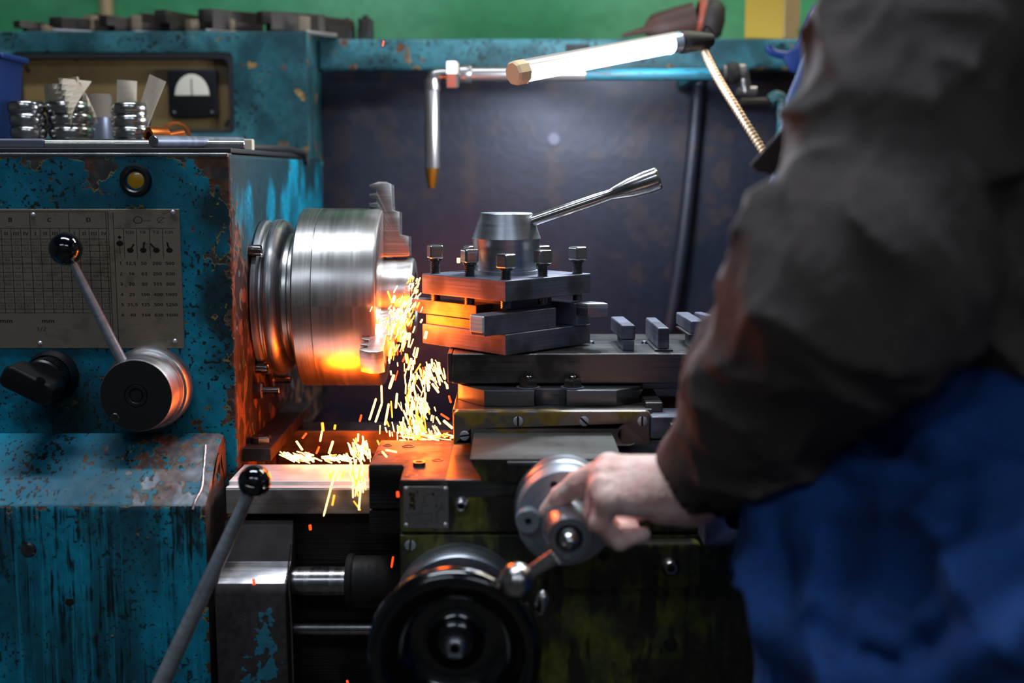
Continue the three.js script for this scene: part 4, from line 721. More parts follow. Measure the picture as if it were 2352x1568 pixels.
/* ---------- coolant pipe and lamp ---------- */
{
  const p = thing('coolant_pipe', 'coolant pipe with a chrome elbow and brass nozzle hanging over the chuck', 'pipe'), d = 1.72, pt = (x, y) => at(x, y, d);
  part('supply_pipe', rod(pt(1325, 171), pt(1650, 170), 0.0085), M.teal, p, 'teal painted supply pipe');
  part('sleeve', turn([[0, 0], [0.0108, 0], [0.0108, 0.002], [0.0098, 0.003], [0.0098, 0.16], [0, 0.16]], pt(1078, 170), V(1, 0, 0), 28), M.pipe, p, 'chrome sleeve');
  part('union', turn([[0, 0], [0.0118, 0], [0.0125, 0.002], [0.0125, 0.014], [0.0115, 0.016], [0, 0.016]], pt(1056, 170), V(1, 0, 0), 28), M.pipe, p);
  part('nut', hexHead(pt(1026, 172), V(1, 0, 0), 0.0205, 0.017), M.pipe, p, 'chrome hexagon nut');
  part('elbow', tube([pt(1030, 172), pt(1008, 172), pt(998, 176), pt(994, 186), pt(993, 200)], 0.0092, 24, 16), M.pipe, p);
  part('elbow_collar', turn([[0, 0], [0.0108, 0], [0.0112, 0.002], [0.0112, 0.015], [0, 0.017]], pt(993, 208), V(0, 1, 0), 24), M.pipe, p);
  part('drop_pipe', turn([[0, 0], [0.0104, 0], [0.0104, 0.108], [0.0092, 0.111], [0, 0.111]], pt(993, 386), V(0, 1, 0), 28), M.pipe, p, 'chrome drop pipe');
  part('nozzle', turn([[0.0035, 0], [0.0055, 0], [0.0098, 0.025], [0.0098, 0.029], [0, 0.029]], pt(992, 432), V(0, 1, 0), 24), M.brass, p, 'tapered brass nozzle');
  part('bracket', bx(pt(1600, 170).x, pt(1625, 170).x, pt(0, 180).y, pt(0, 160).y, -1.932, -1.715, 0.002), M.teal, p);
  settle(p);
  const v = thing('tap', 'pale grey valve tap on the splash guard', 'tap'), e = 1.84;
  part('body', [rod(at(1660, 168, e), at(1712, 165, e), 0.0125), rod(at(1706, 162, e), at(1714, 212, e), 0.0085), rod(at(1690, 208, e), at(1738, 210, e), 0.0075)], M.pipe, v);
  part('spindle', ball(at(1682, 168, e), 0.0165, 20), M.iron, v); part('stem', rod(at(1682, 160, e), V(at(1682, 160, e).x, at(1682, 160, e).y, -1.935), 0.007), M.iron, v); settle(v);
  const q = thing('return_pipe', 'thin brown return pipe ending in a teal elbow beside the tap', 'pipe');
  part('pipe', rod(at(1700, 234, 1.86), at(1780, 232, 1.86), 0.0055), M.rustyBit, q);
  part('elbow', tube([at(1768, 232, 1.86), at(1785, 222, 1.86), at(1798, 232, 1.86), at(1800, 270, 1.86), at(1796, 330, 1.86)], 0.0095, 28, 12), M.faded, q);
  part('wall_stub', rod(at(1704, 234, 1.86), V(at(1704, 234, 1.86).x, at(1704, 234, 1.86).y, -1.967), 0.0055), M.rustyBit, q); settle(q);
}
{
  const l = thing('work_lamp', 'lit white tube work lamp on a flexible gooseneck over the tool post', 'lamp');
  const a = at(1192, 166, 1.46), b = at(1556, 97, 1.63), u = b.clone().sub(a), n = u.length(); u.normalize();
  const R = 0.0128;
  part('lamp_tube', rod(a.clone().add(u.clone().multiplyScalar(0.008)), b, R, R, 32), M.led, l, 'glowing white tube');
  // half shell over the tube
  const sh = new THREE.CylinderGeometry(R * 1.1, R * 1.1, n - 0.012, 24, 1, true, -0.35 * Math.PI, 0.7 * Math.PI).toNonIndexed();
  const q = new THREE.Quaternion().setFromRotationMatrix(new THREE.Matrix4().makeBasis(V(0, 0, 1).cross(u).normalize().negate().cross(u).normalize(), u, V(0, 0, 1).cross(u).normalize().negate().negate()));
  const up = V(0, 1, 0).sub(u.clone().multiplyScalar(u.y)).normalize(), right = u.clone().cross(up).normalize(); // shell opens downwards: its middle faces up
  sh.applyMatrix4(new THREE.Matrix4().makeBasis(u.clone().cross(up).normalize(), u, up)); const mid = a.clone().add(b).multiplyScalar(0.5); sh.translate(mid.x, mid.y, mid.z);
  part('reflector', sh, M.ledBack, l, 'grey upper shell of the tube');
  part('end_cap', turn([[0, -0.01], [0.0125, -0.01], [0.0145, -0.007], [0.0145, 0.008], [0.0135, 0.01], [0, 0.01]], a, u, 9, 0.3), M.cap, l, 'pale beige end cap');
  part('clear_end', turn([[R * 1.05, -0.016], [R * 1.08, 0.004], [0, 0.004]], b, u, 28), flat(0xaec4dc, 0.15, 0, { clearcoat: 1 }), l);
  const s0 = b, s1 = at(1632, 92, 1.66);
  part('socket', turn([[0, 0], [0.0135, 0], [0.0155, 0.008], [0.0135, 0.028], [0.009, s0.distanceTo(s1)], [0, s0.distanceTo(s1) + 0.002]], s0, s1.clone().sub(s0), 28), M.rubber, l, 'black rubber socket');
  const w = [at(1630, 95, 1.66), at(1612, 104, 1.655), at(1622, 126, 1.65), at(1650, 180, 1.63), at(1700, 262, 1.6), at(1752, 345, 1.58), at(1810, 440, 1.56), at(1850, 620, 1.52), at(1840, 800, 1.48)];
  part('joint', ball(at(1618, 102, 1.655), 0.0095, 16), M.iron, l);
  const gn = part('gooseneck', tube(w.slice(1), 0.0052, 120, 12), M.gooseneck, l, 'ribbed metal gooseneck');
  const cv = new THREE.CatmullRomCurve3(w.slice(1));
  for (let i = 4; i < 44; i++) { const t = i / 84, p = cv.getPointAt(t), g = cv.getTangentAt(t); part('coil', turn([[0.0051, -0.0018], [0.0061, -0.0006], [0.0061, 0.0006], [0.0051, 0.0018]], p, g, 12), M.gooseneck, gn); }
  part('wire', tube([at(1612, 85, 1.66), at(1622, 60, 1.66), at(1634, 70, 1.66), at(1636, 95, 1.66)], 0.0011, 16, 6), M.iron, l);
  const e = w[w.length - 1]; part('base', turn([[0, 0], [0.03, 0], [0.03, 0.012], [0.02, 0.016], [0.008, 0.05], [0, 0.05]], V(e.x, CPY, -1.44), V(0, 1, 0), 28), M.iron, l); part('base_stem', tube([e, V(e.x, CPY + 0.04, -1.44)], 0.0052, 8, 10), M.gooseneck, l);
  for (const t of [0.2, 0.5, 0.8]) { const p = a.clone().lerp(b, t), pl = new THREE.PointLight(0xe6f1ff, LAMP.led); pl.position.copy(p); pl.castShadow = true; pl.shadow.radius = 0.55; scene.add(pl); }
  settle(l);
}

/* ---------- things on the headstock ---------- */
const MATY = HY + 0.007;
single('rubber_mat', 'black rubber mat lying on top of the headstock', 'mat', bx(-0.98, HX - 0.004, HY + 0.0012, MATY, -1.835, -1.345, 0.002), M.rubber);
const onMat = (px, d) => V(at(px, 330, d).x, MATY, -d);
{
  const a = onMat(104, 1.42), b = onMat(562, 1.46); const r = 0.0058; a.y += r; b.y += r;
  single('steel_bar', 'bright round steel bar lying on the rubber mat', 'bar', rod(a, b, r, r, 24), M.polish);
  const c = onMat(352, 1.37), e = onMat(556, 1.52); c.y += 0.0075; e.y += 0.0105;
  const h = thing('boring_bar', 'dark boring bar with a bright end, lying across the copper bush', 'bar');
  part('bar', rod(c, e, 0.0068, 0.0062, 24), M.black, h); const ed = c.clone().sub(e).normalize();
  part('end_face', turn([[0, 0.0012], [0.0035, 0.001], [0.006, 0.0006], [0.0064, 0]], c, ed, 24), M.polish, h, 'bright turned end'); part('tip', bx(e.x - 0.006, e.x + 0.014, MATY, MATY + 0.014, e.z - 0.006, e.z + 0.006, 0.0015), M.card, h, 'pale tip'); settle(h);
  const f = onMat(342, 1.46); f.y += 0.0135;
  const bu = thing('copper_bush', 'short copper bush on the rubber mat', 'bush'); part('bush', turn([[0.008, 0], [0.0128, 0], [0.0135, 0.0015], [0.0135, 0.022], [0.008, 0.023]], f, V(0.75, 0, -0.66), 32), M.copper, bu); part('pin', rod(f.clone().add(V(0.014, 0, -0.014)), f.clone().add(V(0.034, 0.004, -0.03)), 0.0075), M.copper, bu); settle(bu);
  const g = onMat(404, 1.55); g.y += 0.0185; single('copper_ring', 'thin copper ring standing behind the boring bar', 'ring', turn([[0.0145, 0], [0.0182, 0.0005], [0.0182, 0.0075], [0.0145, 0.008], [0.0145, 0]], g, V(0.35, 0, 0.94), 40), M.copper);
  single('rubber_hose', 'dark hose end trailing over the headstock corner', 'hose', tube([onMat(440, 1.44).add(V(0, 0.0045, 0)), onMat(520, 1.5).add(V(0, 0.0045, 0)), onMat(610, 1.58).add(V(0, 0.0045, 0)), onMat(680, 1.74).add(V(-0.004, 0.0045, 0)), V(HX + 0.003, MATY - 0.001, -1.78), V(HX + 0.006, MATY - 0.014, -1.785)], 0.0045, 50, 10), M.rubber);
  const k = thing('spindle_key', 'dark flat key lying at the end of the rubber mat', 'key'), kp = onMat(18, 1.43); part('blade', bx(kp.x - 0.06, kp.x + 0.045, MATY, MATY + 0.012, kp.z - 0.008, kp.z + 0.008, 0.003), M.black, k); part('handle', rod(kp.clone().add(V(-0.06, 0.008, 0)), kp.clone().add(V(-0.14, 0.008, 0)), 0.008), M.black, k); settle(k);
  const wb = onMat(263, 1.44); single('steel_ball', 'small bright steel ball between the ribbed cups', 'ball', ball(wb.clone().add(V(0, 0.0075, -0.07)), 0.0075, 16), M.polish);
}
function ribbedCup(px, d, r, turns, h, label) {
  const c = thing('ribbed_cup', label, 'cup'), o = onMat(px, d);
  part('wall', turn([[0, 0.001], [r * 0.86, 0.001], [r * 0.86, h - 0.002], [r * 0.8, h - 0.002], [r * 0.8, 0.004], [0, 0.004]], o, V(0, 1, 0), 36), M.screw, c);
  for (let i = 0; i < turns; i++) { const hh = h / turns, y = hh * i, t = hh * 0.46; part('ring', turn([[r * 0.84, y + hh * 0.02], ...[-60, -35, -12, 12, 35, 60].map(q => [r * (0.86 + 0.14 * Math.cos(q * Math.PI / 180)), y + hh * (0.5 + 0.5 * Math.sin(q * Math.PI / 180))]), [r * 0.84, y + hh * 0.98]], o.clone().add(V(rr(-1, 1) * 0.001, 0, rr(-1, 1) * 0.001)), V(rr(-1, 1) * 0.05, 1, rr(-1, 1) * 0.05), 48, 1.2), M.polish, c); }
  settle(c); return [o, h, r];
}
const cupA = ribbedCup(66, 1.56, 0.0222, 4, 0.062, 'low ribbed steel cup beside the blue bin');
const cupB = ribbedCup(166, 1.58, 0.0285, 4, 0.064, 'widest ribbed steel cup, full of crumpled paper');
const cupC = ribbedCup(306, 1.56, 0.0245, 4, 0.06, 'ribbed steel cup holding two upright cards');
{
  const card = (c, dx, dz, w, h, ry, rz, label, bend = 0.15) => {
    const g = new THREE.BoxGeometry(w, h, 0.0012, 6, 8, 1).toNonIndexed(), p = g.attributes.position; g.translate(0, h / 2, 0);
    for (let i = 0; i < p.count; i++) p.setZ(i, p.getZ(i) + bend * 0.02 * Math.sin(p.getX(i) / w * 3 + p.getY(i) / h * 2)); g.computeVertexNormals();
    const m = single('paper_card', label, 'card', g, M.card); m.position.copy(c[0]).add(V(dx, c[1] - 0.03, dz)); m.rotation.set(0, ry, rz);
  };
  card(cupC, -0.008, 0, 0.024, 0.058, 0.2, -0.06, 'pale card standing straight in the ribbed cup');
  card(cupC, 0.01, 0.002, 0.022, 0.066, -0.2, -0.42, 'pale card leaning out of the ribbed cup beside the meter');
  card(cupB, -0.013, 0, 0.03, 0.05, 0.4, 0.08, 'crumpled paper strip at the blue-bin side of the widest cup', 1.2);
  card(cupB, 0.006, 0.004, 0.03, 0.056, -0.3, -0.1, 'crumpled paper strip standing upright in the widest cup', 1.4);
  card(cupB, 0.004, -0.01, 0.024, 0.06, 0.9, 0.2, 'crumpled paper strip leaning in the back of the widest cup', 1.4);
  const o = onMat(226, 1.63), t = thing('tin_can', 'dark tin can with torn label behind the ribbed cups', 'can');
  part('can', turn([[0, 0.001], [0.019, 0.001], [0.02, 0.003], [0.02, 0.072], [0.0192, 0.074], [0.0185, 0.072], [0.0185, 0.004], [0, 0.004]], o, V(0, 1, 0), 32), M.black, t); part('torn_label', new THREE.CylinderGeometry(0.0204, 0.0204, 0.03, 20, 3, true, -0.7, 2.1).toNonIndexed().translate(o.x, o.y + 0.06, o.z), flat(0x6e6258, 0.8), t, 'torn grey label'); settle(t);
  const b = thing('blue_bin', 'dark blue plastic bin at the end of the cabinet', 'bin'), p = onMat(-40, 1.66);
  const bw = slab([[p.x - 0.06, MATY], [p.x + 0.032, MATY], [p.x + 0.046, MATY + 0.125], [p.x - 0.06, MATY + 0.125]], -1.7, -1.62, 0.003, [new THREE.Path([[p.x - 0.05, MATY + 0.01], [p.x + 0.024, MATY + 0.01], [p.x + 0.034, MATY + 0.115], [p.x - 0.05, MATY + 0.115]].map(q => new THREE.Vector2(...q)))]);
  part('shell', bw, M.bluePlastic, b); part('back', bx(p.x - 0.055, p.x + 0.03, MATY + 0.004, MATY + 0.12, -1.699, -1.694, 0.001), M.bluePlastic, b); part('rim', bx(p.x - 0.066, p.x + 0.052, MATY + 0.12, MATY + 0.128, -1.705, -1.615, 0.003), M.bluePlastic, b); settle(b);
}
/* ---------- tool bits on the cabinet ---------- */
{
  const words = ['rusty tool bit with a bare end, at the blue-bin end of the cabinet top', 'short pale-ended tool bit on the cabinet top', 'rusty square tool bit leaning low on the cabinet top', 'tall tool bit with a pale end block on the cabinet top', 'dark tool bit beside the wall conduit on the cabinet top', 'pale-ended tool bit lying over another on the cabinet top', 'long dark tool bit with a chipped tip on the cabinet top', 'short tool bit with a brazed corner on the cabinet top', 'square tool bit with a greenish end on the cabinet top', 'small dark tool bit wedged among others on the cabinet top', 'large dark tool bit with a round tip on the cabinet top', 'big brown tool bit at the corner of the cabinet top'];
  const spec = [[45, 16, 22, 80], [92, 12, 20, 40], [125, 20, 28, 85], [196, 17, 38, 50], [245, 20, 30, 95], [300, 18, 38, 80], [372, 20, 40, 90], [432, 16, 30, 55], [470, 20, 42, 90], [518, 18, 30, 80], [604, 24, 38, 95], [684, 26, 36, 100]];
  spec.forEach(([px, w, h, L], i) => {
    const t = thing('tool_bit', words[i], 'tool bit', 'tool bits on the cabinet top'); w /= 1000; h /= 1000 * 1.15; L /= 1000;
    part('shank', bx(-w / 2, w / 2, 0, h, -L, -0.008, 0.0016), M.rustyBit, t);
    part('tip', slabY([[-w / 2, -0.009], [w / 2, -0.009], [w * (0.5 - 0.5 * (i % 3) * 0.4), 0.003], [-w * 0.4, 0.006]], h * (i % 2 ? 0.1 : 0.45), h * (i % 2 ? 0.9 : 1), 0.0008), i % 2 ? M.brazed : M.rustyBit, t, 'ground tip');
    if (i % 3 === 2) part('packing', bx(-w * 0.7, w * 0.7, -0.0001, 0.006, -L * 0.6, 0.004, 0.001), M.cast, t);
    const p = at(px, 66, 1.875); t.position.set(p.x, CY1 + 0.0002, -1.875 - 0.02 * (i % 2)); t.rotation.y = -0.75 + 0.35 * Math.sin(i * 2.3);
  });
  const ry = at(1200, 88, 1.93).y;
  for (const [px, h, lb] of [[795, 0.03, 'low dark step block with a pale face on the guard rail'], [838, 0.034, 'taller dark step block on the guard rail']]) {
    const t = thing('step_block', lb, 'block'), p = at(px, 80, 1.96), w = 0.022;
    part('block', slabX([[-1.99, ry], [-1.95, ry], [-1.95, ry + h * 0.5], [-1.962, ry + h * 0.5], [-1.962, ry + h], [-1.99, ry + h]], p.x - w / 2, p.x + w / 2, 0.002), M.iron, t); part('stud', rod(V(p.x, ry + h * 0.9, -1.975), V(p.x, ry + h + 0.006, -1.975), 0.005), M.iron, t); part('face', bx(p.x - w * 0.3, p.x + w * 0.3, ry + h * 0.2, ry + h * 0.95, -1.964, -1.958, 0.001), px < 800 ? M.brazed : M.rustyBit, t); settle(t);
  }
  const g = thing('leather_holster', 'brown leather tool pouch with a reddish band and dark round end on the guard rail', 'pouch');
  const a = at(1425, 76, 1.97), b = at(1606, 34, 1.97), c = at(1650, 40, 1.97), ab = b.clone().sub(a), n = ab.length();
  const body = turn([[0, 0], [0.003, 0.004], [0.006, n * 0.3], [0.021, n * 0.42], [0.024, n * 0.6], [0.026, n * 0.95], [0, n]], V(0, 0, 0), V(0, 1, 0), 28, 1); body.scale(1, 1, 0.8); aim(body, a, ab); body.translate(0, 0.004, 0);
  part('body', body, M.leather, g, 'soft brown leather'); part('band', turn([[0.027, -0.004], [0.029, 0], [0.029, 0.008], [0.027, 0.012]], b.clone().add(V(0, 0.004, 0)), V(1, -0.1, 0), 28), flat(0x8a3a20, 0.6), g, 'reddish band');
  part('end', turn([[0, -0.005], [0.028, -0.002], [0.033, 0.01], [0.032, 0.022], [0.022, 0.032], [0, 0.035]], b.clone().add(V(0.006, 0.002, 0)), V(1, -0.12, 0.1), 28, 1.2), flat(0x241c18, 0.7), g, 'dark round end'); settle(g); g.position.y = ry - 0.001;
  const k = thing('cardboard_carton', 'yellowish carton with a tan side standing on the guard rail', 'carton'), kp = at(1795, 70, 1.98);
  part('front', bx(-0.034, 0.034, 0, 0.17, 0.0, 0.05, 0.001), M.box, k, 'mustard yellow face'); part('side', bx(0.0342, 0.036, 0.001, 0.169, 0.001, 0.049, 0.0004), M.boxSide, k, 'tan side'); part('flap', bx(-0.034, 0.034, 0.17, 0.172, -0.005, 0.052, 0.0005), M.boxSide, k); k.rotation.y = -0.72; k.position.set(kp.x, ry, -1.995);
  const hk = thing('blue_hook', 'curved blue plastic hook hanging on the guard rail beside the worker', 'hook');
  part('hook', tube([at(1763, 106, 1.9), at(1772, 118, 1.9), at(1795, 126, 1.9), at(1822, 122, 1.9), at(1842, 96, 1.9), at(1862, 44, 1.91), at(1874, 20, 1.94)], 0.0062, 40, 12), M.bluePlastic, hk); part('blade', slab([[at(1795, 128, 1.9).x, at(0, 128, 1.9).y], [at(1845, 100, 1.9).x, at(0, 100, 1.9).y], [at(1850, 175, 1.9).x, at(0, 175, 1.9).y], [at(1815, 165, 1.9).x, at(0, 165, 1.9).y]], -1.906, -1.894, 0.002), M.bluePlastic, hk); settle(hk);
}

/* ---------- the worker ---------- */
{
  const w = thing('person', 'worker in a dark grey jacket and blue overalls, one finger on the crank', 'person');
  const S = at(2210, -120, 0.92), E = at(1975, 640, 0.85), W = at(1606, 1112, 1.03), Y = v => EYE + v;
  // hand
  const f = (pts, rs) => pts.slice(1).map((p, i) => capsule(at(...pts[i]), at(...p), rs[i], rs[i + 1]));
  const fingers = [
    f([[1398, 1078, 1.03], [1330, 1108, 1.044], [1288, 1140, 1.055], [1254, 1174, 1.062]], [0.0125, 0.0108, 0.0094, 0.007]),
    f([[1385, 1100, 1.012], [1366, 1158, 1.035], [1408, 1218, 1.045], [1452, 1214, 1.05]], [0.0112, 0.0098, 0.0085, 0.007]),
    f([[1384, 1126, 0.996], [1368, 1182, 1.008], [1408, 1232, 1.02], [1458, 1224, 1.025]], [0.0108, 0.0096, 0.0085, 0.007]),
    f([[1396, 1152, 0.984], [1378, 1200, 0.988], [1424, 1242, 0.994], [1478, 1226, 1.0]], [0.0098, 0.0086, 0.0078, 0.0062]),
    f([[1560, 1125, 1.045], [1490, 1160, 1.06], [1440, 1185, 1.062], [1402, 1196, 1.06]], [0.014, 0.0115, 0.0095, 0.007]),
  ];
  const palm = [capsule(at(1590, 1095, 1.03), at(1402, 1076, 1.028), 0.0185, 0.0125), capsule(at(1590, 1110, 1.02), at(1392, 1098, 1.012), 0.0195, 0.0135), capsule(at(1590, 1125, 1.015), at(1392, 1124, 0.998), 0.0195, 0.013), capsule(at(1588, 1150, 1.015), at(1404, 1150, 0.986), 0.018, 0.0118), capsule(at(1575, 1160, 1.02), at(1525, 1164, 1.008), 0.0165, 0.0135)];
  const arm = [capsule(W, E.clone().lerp(W, 0.4), 0.0265, 0.036)];
  const knuckles = [[1398, 1070, 1.026], [1380, 1092, 1.006], [1380, 1120, 0.99], [1394, 1148, 0.979]].map(p => at(...p));
  const hand = (x, y, z) => {
    let d = 1; for (const p of palm) d = smin(d, p(x, y, z), 0.012);
    for (const p of arm) d = smin(d, p(x, y, z), 0.02);
    for (const F of fingers) { let q = 1; for (const c of F) q = smin(q, c(x, y, z), 0.0035); d = smin(d, q, 0.0045); }
    for (const k of knuckles) d = smin(d, Math.hypot(x - k.x, y - k.y, z - k.z) - 0.0088, 0.008);
    return d + 0.0004 * n3(x * 160, y * 160, z * 160);
  };
  const handGeo = skinOf(hand, at(1240, 1260, 1.09).add(V(-0.02, -0.03, -0.02)), at(1700, 1000, 0.93).add(V(0.03, 0.03, 0.02)), 0.0024);
  // hidden body inside the clothes, with head
  const hip = V(0.42, Y(-0.33), -0.85), chest = V(0.47, Y(0.05), -0.95), neck = V(0.48, Y(0.27), -0.99), head = V(0.475, Y(0.44), -1.03), RS = V(0.66, Y(0.16), -1.0), RE = V(0.66, Y(-0.1), -0.96), RW = V(0.5, Y(-0.2), -1.07);
  const prim = [capsule(hip, chest, 0.12, 0.125), capsule(chest, neck, 0.1, 0.05), capsule(neck, head, 0.052, 0.06), capsule(S, E, 0.05, 0.042), capsule(E, W, 0.042, 0.028), capsule(RS, RE, 0.05, 0.042), capsule(RE, RW, 0.042, 0.028), capsule(chest.clone().add(V(0, 0.06, 0)), S, 0.08, 0.05), capsule(chest.clone().add(V(0, 0.06, 0)), RS, 0.08, 0.05)];
  const legs = [[0.34, -0.82, 0.31, -0.72], [0.52, -0.84, 0.54, -0.74]].map(([x, z, fx, fz]) => [V(x, Y(-0.38), -0.85), V(x, 0.5, z), V(fx, 0.09, fz)]);
  for (const [a, b, c] of legs) prim.push(capsule(a, b, 0.085, 0.058), capsule(b, c, 0.058, 0.04));
  const face = p => { const dir = V(-0.45, -0.25, -0.86).normalize(), s = V(0, 1, 0).cross(dir).normalize(), u = dir.clone().cross(s).normalize(); return [head.clone().addScaledVector(dir, p[0]).addScaledVector(u, p[1]).addScaledVector(s, p[2])][0]; };
  const body = (x, y, z) => { let d = 1; for (const p of prim) d = smin(d, p(x, y, z), 0.03); const hx = (x - head.x) / 0.076, hy = (y - head.y) / 0.11, hz = (z - head.z) / 0.092; d = smin(d, (Math.hypot(hx, hy, hz) - 1) * 0.08, 0.02); return d; };
  const bodyGeo = skinOf(body, V(0.1, 0.02, -1.3), V(0.85, 1.85, -0.6), 0.012);
  const bits = [[0.1, -0.01, 0, 0.012, 0.018], [0.08, 0.012, 0.032, 0.011, 0.008], [0.08, 0.012, -0.032, 0.011, 0.008], [0.084, -0.05, 0, 0.02, 0.006], [0.0, -0.005, 0.076, 0.014, 0.03], [0.0, -0.005, -0.076, 0.014, 0.03]].map(([a, b, c, r, h]) => { const g = new THREE.SphereGeometry(1, 16, 12).toNonIndexed(), p = face([a, b, c]); g.scale(r, h, r); g.translate(p.x, p.y, p.z); return boxUV(g); });
  part('body', [handGeo, bodyGeo, ...bits], M.skin, w, 'pale hand with the index finger stretched out');
  const hairF = (x, y, z) => Math.max((Math.hypot((x - head.x - 0.008) / 0.084, (y - head.y - 0.01) / 0.116, (z - head.z - 0.012) / 0.1) - 1) * 0.08, -(Math.hypot(x - face([0.1, -0.06, 0]).x, y - face([0.1, -0.06, 0]).y, z - face([0.1, -0.06, 0]).z) - 0.095));
  part('hair', skinOf(hairF, V(0.36, Y(0.3), -1.16), V(0.6, Y(0.6), -0.9), 0.009), M.hair, w);
  // jacket
  const cuff = E.clone().lerp(W, 0.965), ad = W.clone().sub(E).normalize();
  const sl = [capsule(S, E, 0.088, 0.08), capsule(E, E.clone().lerp(W, 0.55), 0.08, 0.063), capsule(E.clone().lerp(W, 0.55), cuff, 0.063, 0.043)];
  const tor = [capsule(V(0.475, Y(0.1), -0.985), V(0.46, Y(-0.1), -0.93), 0.16, 0.165), capsule(V(0.475, Y(0.14), -0.985), S, 0.13, 0.088), capsule(V(0.475, Y(0.14), -0.985), RS, 0.13, 0.085), capsule(RS, RE, 0.085, 0.075), capsule(RE, RW, 0.075, 0.048)];
  const ua = E.clone().sub(S).normalize();
  const fold = (x, y, z) => { // creases run slantwise across the sleeve
    const t = (x - S.x) * ua.x + (y - S.y) * ua.y + (z - S.z) * ua.z;
    const a = 1 - Math.abs(n3(x * 5 + y * 7, y * 5 - x * 3, z * 6)), b = 1 - Math.abs(n3(x * 11 + 4, y * 9 + x * 8, z * 12));
    const nc = smooth(0.02, 0.12, Math.hypot(x - cuff.x, y - cuff.y, z - cuff.z)); return (0.25 + 0.75 * nc) * (0.013 * (a * a - 0.45) + 0.006 * (b * b - 0.45)) + 0.0006 * n3(x * 60, y * 60, z * 60);
  };
  const jf = (x, y, z) => {
    let d = 1; for (const p of sl) d = smin(d, p(x, y, z), 0.03); let e = 1; for (const p of tor) e = smin(e, p(x, y, z), 0.05);
    d = smin(d, e, 0.012) - fold(x, y, z);
    const c = (x - cuff.x) * ad.x + (y - cuff.y) * ad.y + (z - cuff.z) * ad.z; // cut the cuff square
    d = Math.max(d, c > -0.15 && Math.hypot(x - cuff.x, y - cuff.y, z - cuff.z) < 0.2 && x < 0.36 ? c : -1);
    const inner = Math.hypot(x - cuff.x - ad.x * c, y - cuff.y - ad.y * c, z - cuff.z - ad.z * c) - 0.0385;
    if (c > -0.03) d = Math.max(d, -inner);
    return d;
  };
  part('jacket', skinOf(jf, V(0.08, Y(-0.36), -1.25), V(0.85, Y(0.36), -0.7), 0.0062), M.jacket, w, 'dark grey work jacket with creased sleeve');
  const P = (x, y, d) => { const p = at(x, y, d); return [p.x, p.y]; };
  const flap = slab([P(2110, -60, 1.04), P(1872, 20, 1.04), P(1836, 250, 1.04), P(1724, 378, 1.04), P(1738, 394, 1.04), P(1778, 402, 1.04), P(1815, 372, 1.04), P(1860, 300, 1.04), P(2120, 250, 1.04)], -1.044, -1.038, 0.002);
  part('jacket_flap', flap, M.jacket, w, 'open jacket flap hanging forward');
  part('flap_trim', tube([at(1866, 60, 1.034), at(1846, 200, 1.034), at(1832, 290, 1.034), at(1822, 350, 1.034)], 0.0028, 20, 6), M.trim, w, 'olive edging');
  part('flap_trim', tube([at(1742, 505, 1.0), at(1722, 570, 1.0), at(1708, 640, 1.0), at(1702, 690, 1.0)], 0.0022, 20, 6), M.trim, w, 'olive edging');
  // overalls
  const ov = [capsule(at(1900, 120, 1.1), at(1812, 560, 1.09), 0.022, 0.027), capsule(at(1812, 560, 1.09), at(1835, 1000, 1.03), 0.027, 0.04), capsule(at(1860, 1060, 0.98), at(1900, 1640, 0.95), 0.05, 0.062), capsule(at(2010, 1120, 0.96), at(2060, 1700, 0.92), 0.085, 0.1), capsule(at(1818, 540, 1.085), V(0.42, Y(0), -1.0), 0.027, 0.1), capsule(at(1826, 900, 1.04), V(0.42, Y(-0.12), -0.97), 0.034, 0.11), capsule(V(0.46, Y(-0.08), -0.95), hip, 0.125, 0.165), capsule(hip, V(0.42, Y(-0.55), -0.82), 0.165, 0.19)];
  const lg = legs.flatMap(([a, b, c]) => [capsule(a, b, 0.11, 0.085), capsule(b, c, 0.085, 0.075)]);
  const smoothed = (x, y, z) => { let d = 1; for (const p of ov) d = smin(d, p(x, y, z), 0.045); for (const p of lg) d = smin(d, p(x, y, z), 0.03); return d; };
  // thick folds of the cloth, each a rope of ridges lying on the body
  const onCloth = (px, py, sink) => { for (let d = 0.5; d < 1.15; d += 0.003) { const p = at(px, py, d); if (smoothed(p.x, p.y, p.z) < 0) return at(px, py, d + sink); } return at(px, py, 0.9); };
  const ropes = [
    [[1752, 1180], [1765, 1300], [1805, 1420], [1880, 1505], [1990, 1548], [2110, 1575]], [[1935, 1050], [2060, 1105], [2190, 1150], [2290, 1140], [2370, 1100]], [[2050, 1475], [2130, 1415], [2240, 1365], [2370, 1240]],
    [[1985, 1425], [2050, 1462], [2075, 1480]], [[2060, 960], [2180, 1045], [2300, 1085]], [[1850, 1240], [1900, 1380], [1985, 1470]], [[2140, 1560], [2250, 1500], [2380, 1430]], [[2290, 1150], [2260, 1260], [2180, 1340]],
  ].flatMap((r, i) => { const q = r.map(([x, y]) => onCloth(x, y, 0.001)); return q.slice(1).map((p, k) => capsule(q[k], p, 0.019 - 0.003 * (i % 3), 0.0175 - 0.002 * (i % 2))); });
  const lowest = V(0, EYE - 0.55, 0);
  const of = (x, y, z) => {
    let d = smoothed(x, y, z);
    if (d < 0.06 && y > lowest.y && y < EYE - 0.1) for (const p of ropes) d = smin(d, p(x, y, z), 0.011);
    const a = 1 - Math.abs(n3(x * 4.5 + y * 5, y * 3.2 - x * 4, z * 4 + 9)), b = 1 - Math.abs(n3(x * 9 - y * 4, y * 6 + 3, z * 9));
    const am = lerp(0.006, 0.018, smooth(EYE - 0.12, EYE - 0.28, y)); d -= am * (a * a * a - 0.35) + am * 0.4 * (b * b - 0.45);
    return Math.max(d, 0.1 - y);
  };
